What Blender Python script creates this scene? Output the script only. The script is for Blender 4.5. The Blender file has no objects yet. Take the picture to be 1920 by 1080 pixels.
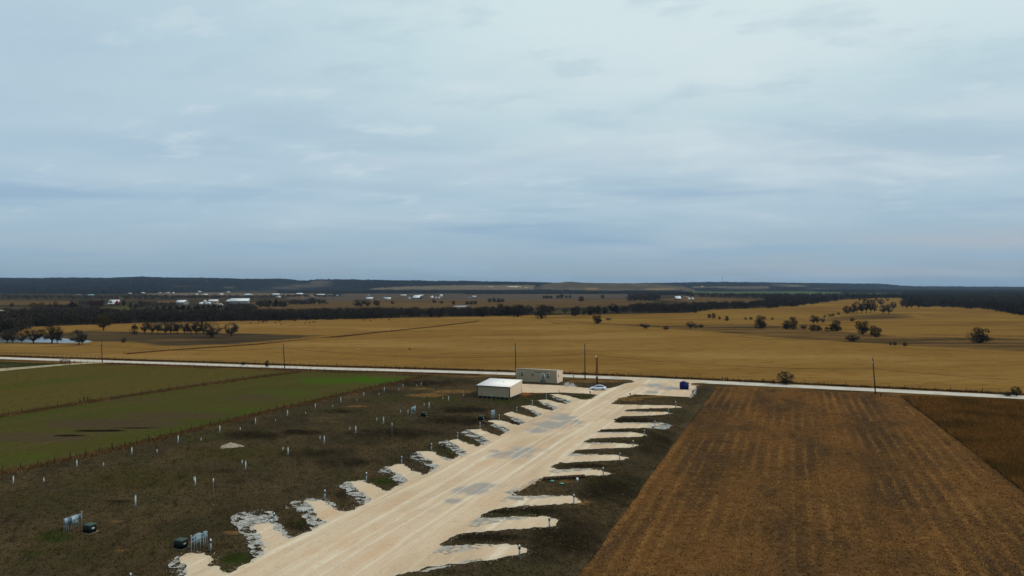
import bpy, math, random
import numpy as np
from mathutils import Vector, Matrix
R = math.radians
rng = np.random.default_rng(7); random.seed(7)
sc = bpy.context.scene; COL = sc.collection

# ------------------------------------------------------------------ camera model (full-size photo pixels <-> ground)
F, H, YH = 1330.0, 31.0, 537.0
def P(px, py, z=0.0):
    d = F*(H-z)/(py-YH); return Vector(((px-960)*d/F, d, z))
def Pn(pts):
    a = np.array(pts, float); d = F*H/(a[:,1]-YH); return np.stack([(a[:,0]-960)*d/F, d], 1)
def proj(x, y):
    return 960+F*x/y, YH+F*H/y
def zat(py, d): return H-(py-YH)*d/F
cam = bpy.data.cameras.new('camera'); co = bpy.data.objects.new('camera', cam); COL.objects.link(co)
co.location = (0,0,H); co.rotation_euler = (R(90),0,0)
cam.sensor_width = 36; cam.lens = 36*F/1920; cam.shift_y = -(540-YH)/1920
cam.clip_start = .5; cam.clip_end = 80000; sc.camera = co

# ------------------------------------------------------------------ small helpers
def lin(r, g, b, k=1.0):
    f = lambda c: (c/255/12.92 if c <= 10 else ((c/255+.055)/1.055)**2.4)*k
    return (f(r), f(g), f(b), 1)
def tag(o, label=None, cat=None, group=None, kind=None):
    if label: o['label'] = label
    if cat: o['category'] = cat
    if group: o['group'] = group
    if kind: o['kind'] = kind
    return o
def thing(name, loc, label, cat, rz=0, group=None):
    o = bpy.data.objects.new(name, None); COL.objects.link(o); o.empty_display_size = .3
    o.location = loc; o.rotation_euler = (0,0,rz); return tag(o, label, cat, group)
def copy_tree(o, parent=None):
    c = o.copy(); COL.objects.link(c)
    if parent: c.parent = parent
    for ch in list(o.children): copy_tree(ch, c)
    return c
def mesh_np(name, V, faces, mat, parent=None, attrs=None, smooth=False):
    """V (n,3) array; faces: list of index lists or (m,k) array"""
    me = bpy.data.meshes.new(name)
    V = np.asarray(V, np.float32)
    me.vertices.add(len(V)); me.vertices.foreach_set('co', V.ravel())
    if isinstance(faces, np.ndarray):
        m, k = faces.shape; flat = faces.ravel().astype(np.int32); starts = np.arange(m, dtype=np.int32)*k
    else:
        lens = np.array([len(f) for f in faces], np.int32); m = len(faces)
        flat = np.fromiter((i for f in faces for i in f), np.int32, int(lens.sum()))
        starts = np.concatenate([[0], np.cumsum(lens)[:-1]]).astype(np.int32)
    me.loops.add(len(flat)); me.loops.foreach_set('vertex_index', flat)
    me.polygons.add(m); me.polygons.foreach_set('loop_start', starts)
    if smooth: me.polygons.foreach_set('use_smooth', np.ones(m, bool))
    me.update(calc_edges=True); me.validate()
    for an, av in (attrs or {}).items():
        a = me.attributes.new(an, 'FLOAT', 'POINT'); a.data.foreach_set('value', np.asarray(av, np.float32))
    me.materials.append(mat)
    o = bpy.data.objects.new(name, me); COL.objects.link(o)
    if parent: o.parent = parent
    return o
class MB:
    def __init__(s): s.v = []; s.f = []
    def add(s, vs, fs):
        n = len(s.v); s.v += [tuple(v) for v in vs]; s.f += [[i+n for i in f] for f in fs]; return s
    def box(s, x0, x1, y0, y1, z0, z1, bev=0):
        if bev:
            b = bev; ring = [(x0+b,y0),(x1-b,y0),(x1,y0+b),(x1,y1-b),(x1-b,y1),(x0+b,y1),(x0,y1-b),(x0,y0+b)]
            return s.prism(ring, z0, z1)
        return s.add([(x0,y0,z0),(x1,y0,z0),(x1,y1,z0),(x0,y1,z0),(x0,y0,z1),(x1,y0,z1),(x1,y1,z1),(x0,y1,z1)],
              [[0,3,2,1],[4,5,6,7],[0,1,5,4],[1,2,6,5],[2,3,7,6],[3,0,4,7]])
    def prism(s, ring, z0, z1):
        n = len(ring)
        vs = [(x,y,z0) for x,y in ring]+[(x,y,z1) for x,y in ring]
        return s.add(vs, [list(range(n))[::-1], [n+i for i in range(n)]]+[[i,(i+1)%n,n+(i+1)%n,n+i] for i in range(n)])
    def tube(s, p, q, r0, r1=None, n=6, cap=True):
        r1 = r0 if r1 is None else r1; p = Vector(p); q = Vector(q); d = (q-p)
        if d.length < 1e-6: return s
        d.normalize(); a = d.orthogonal().normalized(); b = d.cross(a)
        vs = []
        for c, r in ((p,r0),(q,r1)):
            for i in range(n):
                t = 2*math.pi*i/n; vs.append(c+(a*math.cos(t)+b*math.sin(t))*r)
        fs = [[i,(i+1)%n,n+(i+1)%n,n+i] for i in range(n)]
        if cap: fs += [list(range(n))[::-1], [n+i for i in range(n)]]
        return s.add(vs, fs)
    def dome(s, c, r, h, n=10, k=4):
        vs = []; fs = []
        for j in range(k):
            t = math.pi/2*j/k
            for i in range(n):
                a = 2*math.pi*i/n; vs.append((c[0]+r*math.cos(t)*math.cos(a), c[1]+r*math.cos(t)*math.sin(a), c[2]+h*math.sin(t)))
        vs.append((c[0],c[1],c[2]+h))
        for j in range(k-1):
            for i in range(n): fs.append([j*n+i,j*n+(i+1)%n,(j+1)*n+(i+1)%n,(j+1)*n+i])
        for i in range(n): fs.append([(k-1)*n+i,(k-1)*n+(i+1)%n,k*n])
        return s.add(vs, fs)
    def build(s, name, mat, parent=None, smooth=False):
        return mesh_np(name, np.array(s.v, np.float32), s.f, mat, parent, smooth=smooth)

def vnoise(x, y, seed=0):
    xi = np.floor(x).astype(np.int64); yi = np.floor(y).astype(np.int64); fx = x-xi; fy = y-yi
    fx = fx*fx*(3-2*fx); fy = fy*fy*(3-2*fy)
    def h(a, b):
        n = (a*374761393+b*668265263+seed*982451653) & 0xffffffff
        n = ((n ^ (n >> 13))*1274126177) & 0xffffffff
        return ((n ^ (n >> 16)) & 0xffff)/65535.0
    return (h(xi,yi)*(1-fx)+h(xi+1,yi)*fx)*(1-fy)+(h(xi,yi+1)*(1-fx)+h(xi+1,yi+1)*fx)*fy
def fbm(x, y, sc_, seed=0, o=4):
    t = 0; a = .5; f = 1/sc_
    for k in range(o): t = t+a*vnoise(x*f, y*f, seed+k*17); a *= .5; f *= 2.03
    return t/(1-.5**o)
def pip(x, y, poly):
    ins = np.zeros(x.shape, bool); n = len(poly)
    for i in range(n):
        x0,y0 = poly[i]; x1,y1 = poly[(i+1)%n]
        if y0 == y1: continue
        c = ((y0 > y) != (y1 > y)) & (x < (x1-x0)*(y-y0)/(y1-y0)+x0); ins ^= c
    return ins
def pdist(x, y, poly, closed=True):
    d = np.full(x.shape, 1e9); n = len(poly)
    for i in range(n if closed else n-1):
        x0,y0 = poly[i]; x1,y1 = poly[(i+1)%n]; dx = x1-x0; dy = y1-y0; L = dx*dx+dy*dy+1e-12
        t = np.clip(((x-x0)*dx+(y-y0)*dy)/L, 0, 1); d = np.minimum(d, (x-x0-t*dx)**2+(y-y0-t*dy)**2)
    return np.sqrt(d)
def sdf(x, y, poly):
    d = pdist(x, y, poly); return np.where(pip(x, y, poly), d, -d)
def msquares(f, xs, ys):
    """surface where f>0 on the grid; returns verts2d, faces"""
    nx, ny = len(xs), len(ys); ins = f > 0
    vid = -np.ones(f.shape, np.int64); idx = np.argwhere(ins); vid[ins] = np.arange(len(idx))
    V = [np.stack([xs[idx[:,1]], ys[idx[:,0]]], 1)]
    cnt = ins[:-1,:-1].astype(int)+ins[1:,:-1]+ins[:-1,1:]+ins[1:,1:]
    full = np.argwhere(cnt == 4); r, c = full[:,0], full[:,1]
    faces = np.stack([vid[r,c],vid[r,c+1],vid[r+1,c+1],vid[r+1,c]], 1).tolist()
    ex = {}; extra = []; base = len(idx)
    def cross(a, b):
        k = (a,b) if a < b else (b,a)
        if k in ex: return ex[k]
        fa, fb = f[a], f[b]; t = fa/(fa-fb); t = min(max(t,.02),.98)
        extra.append((xs[a[1]]*(1-t)+xs[b[1]]*t, ys[a[0]]*(1-t)+ys[b[0]]*t)); ex[k] = base+len(extra)-1; return ex[k]
    for r, c in np.argwhere((cnt > 0) & (cnt < 4)):
        r = int(r); c = int(c); ring = [(r,c),(r,c+1),(r+1,c+1),(r+1,c)]; p = []
        for i in range(4):
            a = ring[i]; b = ring[(i+1)%4]
            if ins[a]: p.append(int(vid[a]))
            if ins[a] != ins[b]: p.append(cross(a, b))
        if len(p) > 2: faces.append(p)
    if extra: V.append(np.array(extra))
    return np.concatenate(V), faces

# ------------------------------------------------------------------ materials
def new_mat(name):
    m = bpy.data.materials.new(name); m.use_nodes = True; nt = m.node_tree; b = nt.nodes['Principled BSDF']; return m, nt, b
def N(nt, t, **kw):
    n = nt.nodes.new(t)
    for k, v in kw.items():
        if k in n.inputs.keys(): n.inputs[k].default_value = v
        else: setattr(n, k, v)
    return n
def mixc(nt, fac, a, b):
    m = nt.nodes.new('ShaderNodeMix'); m.data_type = 'RGBA'
    for sock, v in ((m.inputs[0],fac),(m.inputs[6],a),(m.inputs[7],b)):
        if hasattr(v, 'is_output'): nt.links.new(v, sock)
        else: sock.default_value = v
    return m.outputs[2]
def math_(nt, op, a, b=None, c=None, clamp=False):
    m = nt.nodes.new('ShaderNodeMath'); m.operation = op; m.use_clamp = clamp
    for i, v in enumerate((a,b,c)):
        if v is None: continue
        if hasattr(v, 'is_output'): nt.links.new(v, m.inputs[i])
        else: m.inputs[i].default_value = v
    return m.outputs[0]
def rng_(nt, v, lo, hi, amt=1.0):
    m = nt.nodes.new('ShaderNodeMapRange'); m.interpolation_type = 'SMOOTHSTEP'; nt.links.new(v, m.inputs[0])
    m.inputs[1].default_value = lo; m.inputs[2].default_value = hi; m.inputs[3].default_value = 0; m.inputs[4].default_value = amt
    return m.outputs[0]
def noise_(nt, pos, scale, detail=4, rot=0, st=(1,1,1), rough=.55):
    mp = nt.nodes.new('ShaderNodeMapping'); nt.links.new(pos, mp.inputs[0])
    mp.vector_type = 'POINT'; mp.inputs[3].default_value = st
    r = nt.nodes.new('ShaderNodeMapping'); r.inputs[2].default_value = (0,0,rot); nt.links.new(pos, r.inputs[0]); nt.links.new(r.outputs[0], mp.inputs[0])
    n = N(nt, 'ShaderNodeTexNoise', Scale=scale, Detail=detail, Roughness=rough); nt.links.new(mp.outputs[0], n.inputs[0]); return n.outputs[0]
def gmat(name, base, layers=(), bump=None, rough=1.0, spec=0.0, obj=False):
    """ground/foliage material: base colour, then layers dict(col,scale,lo,hi,amt,detail,rot,st) or with attr"""
    m, nt, b = new_mat(name); b.inputs['Roughness'].default_value = rough; b.inputs['Specular IOR Level'].default_value = spec
    if obj: pos = nt.nodes.new('ShaderNodeTexCoord').outputs['Object']
    else: pos = nt.nodes.new('ShaderNodeNewGeometry').outputs['Position']
    c = base
    for L in layers:
        if 'attr' in L:
            a = nt.nodes.new('ShaderNodeAttribute'); a.attribute_name = L['attr']; v = a.outputs['Fac']
            if L.get('k', 0):
                n = noise_(nt, pos, L.get('scale',1), L.get('detail',5), L.get('rot',0), L.get('st',(1,1,1)))
                v = math_(nt, 'MULTIPLY_ADD', math_(nt, 'SUBTRACT', n, .5), L['k'], v)
        elif 'rows' in L:
            r = nt.nodes.new('ShaderNodeMapping'); r.inputs[2].default_value = (0,0,L['rot']); nt.links.new(pos, r.inputs[0])
            s_ = nt.nodes.new('ShaderNodeSeparateXYZ'); nt.links.new(r.outputs[0], s_.inputs[0])
            wob = noise_(nt, pos, .05, 3); q_ = noise_(nt, pos, 1.1, 6, L['rot'], (1,.5,1), .7)
            ph = math_(nt, 'MULTIPLY_ADD', wob, 1.6, math_(nt, 'MULTIPLY', s_.outputs[0], 2*math.pi/L['rows']))
            pat = noise_(nt, pos, .045, 3, L['rot'], (1.5,.6,1))
            v = math_(nt, 'ADD', math_(nt, 'MULTIPLY', math_(nt, 'SINE', ph), .22), math_(nt, 'MULTIPLY_ADD', math_(nt, 'SUBTRACT', pat, .5), 1.6, q_))
        else: v = noise_(nt, pos, L['scale'], L.get('detail',4), L.get('rot',0), L.get('st',(1,1,1)), L.get('rough',.55))
        c = mixc(nt, rng_(nt, v, L['lo'], L['hi'], L.get('amt',1.0)), c, L['col'])
    if hasattr(c, 'is_output'): nt.links.new(c, b.inputs['Base Color'])
    else: b.inputs['Base Color'].default_value = c
    if bump:
        n = noise_(nt, pos, bump[0], 5); bp = nt.nodes.new('ShaderNodeBump'); bp.inputs['Strength'].default_value = bump[1]; bp.inputs['Distance'].default_value = bump[2]
        nt.links.new(n, bp.inputs['Height']); nt.links.new(bp.outputs[0], b.inputs['Normal'])
    return m
def pmat(name, col, rough=.6, spec=.3, metal=0, var=.25, scale=3, dirt=None):
    """paint/metal/wood with slight procedural wear"""
    m, nt, b = new_mat(name); b.inputs['Roughness'].default_value = rough; b.inputs['Specular IOR Level'].default_value = spec; b.inputs['Metallic'].default_value = metal
    pos = nt.nodes.new('ShaderNodeTexCoord').outputs['Object']
    n = noise_(nt, pos, scale, 5); d = dirt or tuple(x*.55 for x in col[:3])+(1,)
    nt.links.new(mixc(nt, rng_(nt, n, .45, .8, var*2), col, d), b.inputs['Base Color']); return m
ROT = R(22)     # the camp is turned 22 degrees from the view axis

# ------------------------------------------------------------------ light and sky
SUN_EL, SUN_AZ = 38, 106     # azimuth clockwise from +Y: to the right and behind the camera
sun = bpy.data.lights.new('sun', 'SUN'); so = bpy.data.objects.new('sun', sun); COL.objects.link(so)
sun.energy = 1.5; sun.angle = R(9); sun.color = (1,.93,.84)
sd = Vector((math.sin(R(SUN_AZ))*math.cos(R(SUN_EL)), math.cos(R(SUN_AZ))*math.cos(R(SUN_EL)), math.sin(R(SUN_EL))))
so.rotation_euler = sd.to_track_quat('Z','Y').to_euler(); so.location = (60,-60,120)
w = bpy.data.worlds.new('World'); sc.world = w; w.use_nodes = True; nt = w.node_tree; nt.nodes.clear()
out = nt.nodes.new('ShaderNodeOutputWorld'); bg = nt.nodes.new('ShaderNodeBackground'); nt.links.new(bg.outputs[0], out.inputs[0])
sky = nt.nodes.new('ShaderNodeTexSky'); sky.sky_type = 'NISHITA'; sky.sun_disc = False; sky.sun_elevation = R(SUN_EL); sky.sun_rotation = R(SUN_AZ)
tc = nt.nodes.new('ShaderNodeTexCoord').outputs['Generated']
sep = nt.nodes.new('ShaderNodeSeparateXYZ'); nt.links.new(tc, sep.inputs[0]); sx, sy, sz = sep.outputs
ramp = nt.nodes.new('ShaderNodeValToRGB'); cr = ramp.color_ramp
stops = [(0,(.245,.345,.425)),(.045,(.345,.47,.57)),(.11,(.435,.585,.69)),(.20,(.52,.67,.74)),(.31,(.57,.735,.785)),(.40,(.65,.81,.835)),(1,(.98,1.03,1.04))]
while len(cr.elements) < len(stops): cr.elements.new(.5)
for e, (p, c) in zip(cr.elements, stops): e.position = p; e.color = (*c,1)
nt.links.new(sz, ramp.inputs[0])
# cloud sheet seen in perspective: direction divided by height
zz = math_(nt, 'ADD', math_(nt, 'MAXIMUM', sz, 0), .14)
cv = nt.nodes.new('ShaderNodeCombineXYZ'); nt.links.new(math_(nt,'DIVIDE',sx,zz), cv.inputs[0]); nt.links.new(math_(nt,'DIVIDE',sy,zz), cv.inputs[1])
n1 = noise_(nt, cv.outputs[0], .55, 3, R(12), (.8,1.5,1), .5)
n2 = noise_(nt, cv.outputs[0], 1.05, 4, R(-10), (.7,1.25,1), .5)
n3 = noise_(nt, cv.outputs[0], 7.5, 4, R(8), (.45,1.7,1), .6)
up = rng_(nt, sz, .0, .10)
c = ramp.outputs[0]
right = rng_(nt, sx, -.5, .75, 1.0)
whit = math_(nt, 'MULTIPLY', rng_(nt, n1, .40, .58, .95), math_(nt, 'MULTIPLY_ADD', right, .75, .10))
c = mixc(nt, math_(nt, 'MULTIPLY', whit, rng_(nt, sz, .06, .2)), c, (.73,.80,.83,1))
c = mixc(nt, math_(nt, 'MULTIPLY', rng_(nt, n2, .46, .66, .5), rng_(nt, sz, .45, .10)), c, (.335,.48,.61,1))
c = mixc(nt, math_(nt, 'MULTIPLY', rng_(nt, n2, .5, .30, .32), up), c, (.62,.69,.755,1))
c = mixc(nt, math_(nt, 'MULTIPLY', rng_(nt, n3, .58, .80, .22), rng_(nt, sz, .05, .2)), c, (.42,.58,.68,1))
c = mixc(nt, math_(nt, 'MULTIPLY', rng_(nt, math_(nt,'SUBTRACT',n3,math_(nt,'MULTIPLY',n1,.2)), .46, .62, .10), up), c, (.72,.76,.80,1))
left = math_(nt, 'MULTIPLY', rng_(nt, sx, .05, -.55), rng_(nt, sz, .04, .16))
c = mixc(nt, math_(nt, 'MULTIPLY', left, math_(nt, 'MULTIPLY_ADD', n2, .9, .05)), c, (.40,.545,.68,1))
topc = math_(nt, 'MULTIPLY', rng_(nt, sz, .17, .36), rng_(nt, sx, -.35, .1))
c = mixc(nt, math_(nt, 'MULTIPLY', topc, math_(nt, 'MULTIPLY_ADD', n1, .9, .1)), c, (.70,.84,.85,1))
n5 = noise_(nt, cv.outputs[0], 3.2, 5, R(20), (.8,1.2,1), .6)
c = mixc(nt, math_(nt, 'MULTIPLY', rng_(nt, n5, .50, .68, .42), rng_(nt, sz, .08, .2)), c, (.44,.585,.68,1))
c = mixc(nt, math_(nt, 'MULTIPLY', rng_(nt, n5, .46, .30, .40), rng_(nt, sz, .05, .15)), c, (.71,.80,.835,1))
# low slate-blue streaks above the horizon
sv = nt.nodes.new('ShaderNodeCombineXYZ'); nt.links.new(sx, sv.inputs[0]); nt.links.new(math_(nt,'MULTIPLY',sz,11), sv.inputs[1])
n4 = noise_(nt, sv.outputs[0], 1.7, 3, R(1.5), (1,1.2,1), .5)
band = math_(nt, 'MULTIPLY', rng_(nt, sz, .015, .06), rng_(nt, sz, .19, .09))
c = mixc(nt, math_(nt, 'MULTIPLY', rng_(nt, n4, .46, .66, .8), band), c, (.27,.42,.59,1))
pk = math_(nt, 'MULTIPLY', rng_(nt, sz, .0, .03), rng_(nt, sz, .08, .04))
c = mixc(nt, math_(nt, 'MULTIPLY', math_(nt,'MULTIPLY', rng_(nt, n4, .54, .36, .85), pk), rng_(nt, sx, -.1, .5)), c, (.47,.485,.53,1))
sk = nt.nodes.new('ShaderNodeVectorMath'); sk.operation = 'SCALE'; nt.links.new(sky.outputs[0], sk.inputs[0]); sk.inputs[3].default_value = .08
nt.links.new(mixc(nt, .94, sk.outputs[0], c), bg.inputs[0]); bg.inputs[1].default_value = 1.0
sc.view_settings.view_transform = 'Standard'; sc.view_settings.look = 'None'; sc.view_settings.exposure = 0; sc.view_settings.gamma = 1

# ------------------------------------------------------------------ ground sheets
def sheet(name, pts, z, mat, jit=0, step=4, label=None, cat=None, kind='structure', world=False):
    p = np.array(pts, float) if world else Pn(pts); out_ = []
    for i in range(len(p)):
        a, b = p[i], p[(i+1)%len(p)]; n = max(1, min(220, int(np.hypot(*(b-a))/step))) if jit else 1
        for k in range(n): out_.append(a+(b-a)*k/n)
    q = np.array(out_)
    if jit:
        q = q+np.stack([fbm(q[:,0],q[:,1],step*2.5,3)-.5, fbm(q[:,0],q[:,1],step*2.5,9)-.5],1)*2*jit
    V = np.concatenate([q, np.full((len(q),1), z)], 1)
    o = mesh_np(name, V, [list(range(len(q)))], mat)
    if o.data.polygons[0].normal.z < 0: o.data.flip_normals()
    return tag(o, label or name.replace('_',' '), cat or name.replace('_',' ').split()[-1], kind=kind)
def blob(px, py, bl):
    a = np.zeros(px.shape)
    for (cx, cy, rx, ry, *s) in bl: a = np.maximum(a, np.exp(-(((px-cx)/rx)**2+((py-cy)/ry)**2))*(s[0] if s else 1))
    return a
def grid_sheet(name, pxpoly, z, mat, res, attrs, rough=0, label=None, cat=None, rs=3.0, seed=0, patch=None, kind='structure'):
    poly = Pn(pxpoly); lo = poly.min(0)-res*2; hi = poly.max(0)+res*2
    xs = np.arange(lo[0], hi[0], res); ys = np.arange(max(lo[1],20), hi[1], res)
    X, Y = np.meshgrid(xs, ys); f = sdf(X, Y, poly)
    if rough: f = f+(fbm(X,Y,rs,seed)-.5)*2*rough
    if patch: f = np.minimum(f, patch(X, Y))
    V2, faces = msquares(f, xs, ys); px, py = proj(V2[:,0], V2[:,1])
    at = {k: fn(V2[:,0], V2[:,1], px, py) for k, fn in attrs.items()}
    o = mesh_np(name, np.concatenate([V2, np.full((len(V2),1), z)], 1), faces, mat, attrs=at)
    return tag(o, label or name, cat, kind=kind)
def soft_sheet(name, pts, z, mat, w, label, res=4):
    q = Pn(pts); grid_sheet(name, pts, z, mat, res, {'rim': lambda x,y,px,py: np.clip(1-pdist(x,y,q)/w,0,1)}, 5, label, 'field', 14, 3)
g_far = gmat('far_ground', lin(64,54,38), [dict(col=lin(46,41,33),scale=.006,lo=.42,hi=.6),dict(col=lin(96,76,48),scale=.011,lo=.55,hi=.7,st=(.35,1,1)),dict(col=lin(50,52,34),scale=.02,lo=.6,hi=.75,amt=.6)])
gx = np.concatenate([-np.geomspace(26000,60,24), [0], np.geomspace(60,26000,24)]); gy = np.concatenate([[-400,-100,0], np.geomspace(60,26000,40)])
GX, GY = np.meshgrid(gx, gy); nx_ = len(gx)
gf = np.array([[r*nx_+c_, r*nx_+c_+1, (r+1)*nx_+c_+1, (r+1)*nx_+c_] for r in range(len(gy)-1) for c_ in range(nx_-1)])
tag(mesh_np('ground', np.stack([GX.ravel(),GY.ravel(),np.zeros(GX.size)],1), gf, g_far), 'brown winter farmland reaching to the horizon', 'ground', kind='structure')

GOLD = lin(127,95,48); GOLD2 = lin(109,80,40); GOLD3 = lin(144,112,64)
gold = gmat('dry_gold_grass', GOLD, [dict(col=GOLD2,scale=.05,lo=.42,hi=.68,amt=.6,st=(.16,1,1),rot=R(-14)),dict(col=GOLD3,scale=.018,lo=.45,hi=.68,amt=.85,st=(.4,1,1)),
    dict(col=lin(130,98,48),scale=.11,lo=.5,hi=.68,amt=.6,st=(.10,1,1),rot=R(-14)),dict(col=lin(72,54,30),scale=.035,lo=.60,hi=.78,amt=.65,st=(.16,1,1),rot=R(-10)),
    dict(col=lin(84,58,28),scale=.30,lo=.50,hi=.70,amt=.55,detail=6,st=(.3,1,1),rot=R(-10)),dict(col=lin(150,114,58),scale=.5,lo=.55,hi=.75,amt=.4,detail=6,st=(.35,1,1)),dict(col=lin(70,48,24),scale=1.6,lo=.52,hi=.7,amt=.5,detail=4)], bump=(1.0,.8,.35))
goldf = gmat('dry_gold_grass_far', lin(122,92,46), [dict(col=lin(104,76,38),scale=.02,lo=.42,hi=.62,st=(.3,1,1)),dict(col=lin(136,108,54),scale=.012,lo=.5,hi=.7,amt=.8,st=(.4,1,1)),dict(col=lin(92,68,34),scale=.09,lo=.55,hi=.75,amt=.6,st=(.3,1,1))])
RIM = dict(attr='rim',col=lin(122,92,46),scale=.09,k=1.3,lo=.25,hi=.75,detail=5,st=(.4,1,1))
rough_p = gmat('rough_brown_pasture', lin(102,77,45), [dict(col=lin(66,52,34),scale=.05,lo=.42,hi=.62,st=(.25,1,1)),dict(col=lin(112,84,46),scale=.09,lo=.55,hi=.72,st=(.3,1,1)),dict(col=lin(52,42,30),scale=.3,lo=.55,hi=.75,amt=.6,st=(.4,1,1)),RIM])
dark_p = gmat('dark_brown_pasture', lin(76,62,42), [dict(col=lin(60,50,38),scale=.03,lo=.4,hi=.6,st=(.3,1,1)),dict(col=lin(100,78,44),scale=.06,lo=.56,hi=.72,amt=.8,st=(.2,1,1)),dict(col=lin(46,39,30),scale=.2,lo=.55,hi=.7,amt=.7,st=(.3,1,1)),RIM])
plough = gmat('grey_plough', lin(84,73,62), [dict(col=lin(70,62,54),scale=.012,lo=.4,hi=.65,st=(.2,1,1))])
tanf = gmat('tan_field', lin(92,72,46), [dict(col=lin(76,59,39),scale=.015,lo=.42,hi=.62,st=(.2,1,1)),dict(col=lin(112,88,54),scale=.03,lo=.56,hi=.72,st=(.2,1,1))])
palef = gmat('pale_field', lin(106,92,74), [dict(col=lin(84,72,58),scale=.01,lo=.42,hi=.62,st=(.2,1,1))])
greenf = gmat('far_green', lin(66,78,56), [dict(col=lin(80,88,52),scale=.008,lo=.45,hi=.6)])
olive = gmat('olive_lawn', lin(66,66,36), [dict(col=lin(84,74,42),scale=.05,lo=.45,hi=.65)])
B_ = 'structure'
sheet('plough_field', [(540,553),(700,549),(1180,550),(1190,560),(1000,563),(620,567),(540,561)], .2, plough, 10, 60, 'grey ploughed field in the far plain', 'field')
sheet('tan_field', [(470,567),(720,563.5),(960,563),(1190,561),(1230,566),(1180,573),(960,581),(700,577),(470,580)], .25, tanf, 6, 40, 'tan strip of pasture between the creek trees and plough land', 'field')
sheet('left_field', [(-60,565),(130,564),(134,571),(-60,572)], .2, tanf, 5, 40, 'tan field at the left behind the house lawn', 'field')
sheet('pale_field', [(262,550.5),(380,548.5),(500,550),(640,551),(640,554),(480,554.5),(300,554)], .2, palef, 10, 60, 'pale bare strip under the dark hills', 'field')
sheet('farm_field', [(296,564),(345,564),(340,571),(288,571)], .2, tanf, 3, 30, 'tan paddock left of the white barns', 'field')
sheet('barn_paddock', [(372,589),(400,585),(470,586),(520,583),(524,590),(470,593),(400,592)], .2, tanf, 3, 20, 'tan paddock between the evergreen belts and creek wood', 'field')
sheet('house_lawn', [(190,576),(246,574),(252,584),(186,587)], .2, olive, 3, 30, 'olive lawn in front of the red farmhouse', 'lawn')
sheet('barn_field', [(1232,561),(1300,556.5),(1425,562),(1400,568),(1290,567)], .2, tanf, 4, 40, 'tan paddock around the red barn', 'field')
sheet('green_strip', [(1280,546.5),(1500,546.5),(1668,549),(1650,551.5),(1440,551.5),(1280,549.5)], .2, greenf, 15, 80, 'hazy green crop strip on the far plain', 'field')
sheet('far_pasture', [(985,592),(1180,589),(1290,587),(1330,581),(1440,577),(1560,565),(1600,559.5),(1690,558.5),(1690,566),(1760,575),(1850,579),(1930,594),(2500,640),(2500,720),(1920,664),(1600,648),(1300,625),(1040,606)], .15, goldf, 3, 25, 'olive gold pasture sloping behind the field trees', 'field')
soft_sheet('rough_pasture', [(1020,599),(1120,604),(1160,606),(1250,609),(1440,606),(1560,618),(1700,629),(1920,633),(2500,660),(2500,720),(1920,664),(1760,656),(1600,646),(1440,637),(1300,623),(1160,613),(1040,605)], .2, rough_p, 26, 'rough brown draw between two gold fields')
soft_sheet('grove_pasture', [(1500,601),(1560,592),(1640,587),(1720,590),(1750,597),(1640,601),(1560,606)], .22, rough_p, 26, 'brown rise under the oak grove')
sheet('green_patch', [(1852,557),(1906,556.5),(1904,560),(1848,560.5)], .2, gmat('bright_far_green', lin(78,92,40)), 3, 30, 'small bright green meadow inside the right wood', 'field')
sheet('gold_field', [(-300,615),(60,613),(250,606),(480,601),(700,597),(900,593),(1000,591),(1040,606),(1160,613),(1300,623),(1440,637),(1600,646),(1760,656),(1920,664),(2500,720),(2500,800),(1920,741),(1700,731),(1500,721),(1300,711),(1100,702.5),(900,695.5),(700,690),(500,683.5),(300,677.5),(150,672),(0,668),(-400,660)], .1, gold, 1.2, 12, 'wide dry golden field beyond the road', 'field')
soft_sheet('dark_pasture', [(20,627),(100,623),(170,619),(260,621),(420,623),(650,628.5),(600,634),(480,646),(340,652.5),(270,653),(230,646),(170,643),(60,640),(0,634)], .14, dark_p, 20, 'dark brown pasture around the pond and grove')
sheet('diagonal_bank', [(232,663),(330,655.3),(480,645),(630,630.5),(700,623.5),(800,613.5),(892,602.5),(893,604),(800,615),(700,625.5),(640,632.5),(600,634),(480,647),(330,657),(240,664.5)], .16, gmat('bank_brown', lin(74,46,24), [dict(col=lin(58,40,24),scale=.1,lo=.45,hi=.6)]), 1.2, 8, 'brown weedy bank running diagonally across the gold field', 'bank')
for i, pts in enumerate([[(845,573.5),(880,573),(885,575),(850,576)]]):
    pass
wm, wn, wb = new_mat('pond_water'); wb.inputs['Base Color'].default_value = lin(58,62,62); wb.inputs['Roughness'].default_value = .2; wb.inputs['Specular IOR Level'].default_value = .7
_n = noise_(wn, wn.nodes.new('ShaderNodeNewGeometry').outputs['Position'], .8, 3); _b = wn.nodes.new('ShaderNodeBump'); _b.inputs['Strength'].default_value = .08; wn.links.new(_n,_b.inputs['Height']); wn.links.new(_b.outputs[0], wb.inputs['Normal'])
sheet('pond', [(-140,634),(40,633),(80,632.5),(112,633),(124,636),(150,637.5),(172,640),(165,643),(120,644),(60,642.5),(-140,643.5)], .2, wm, 1, 6, 'pale farm pond behind bare trees at left', 'pond')
sheet('far_pond', [(851,574),(868,573.3),(880,573.6),(874,575.6),(852,575.8)], .4, wm, 1, 10, 'small pale pond in the distant tan pasture', 'pond')

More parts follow.
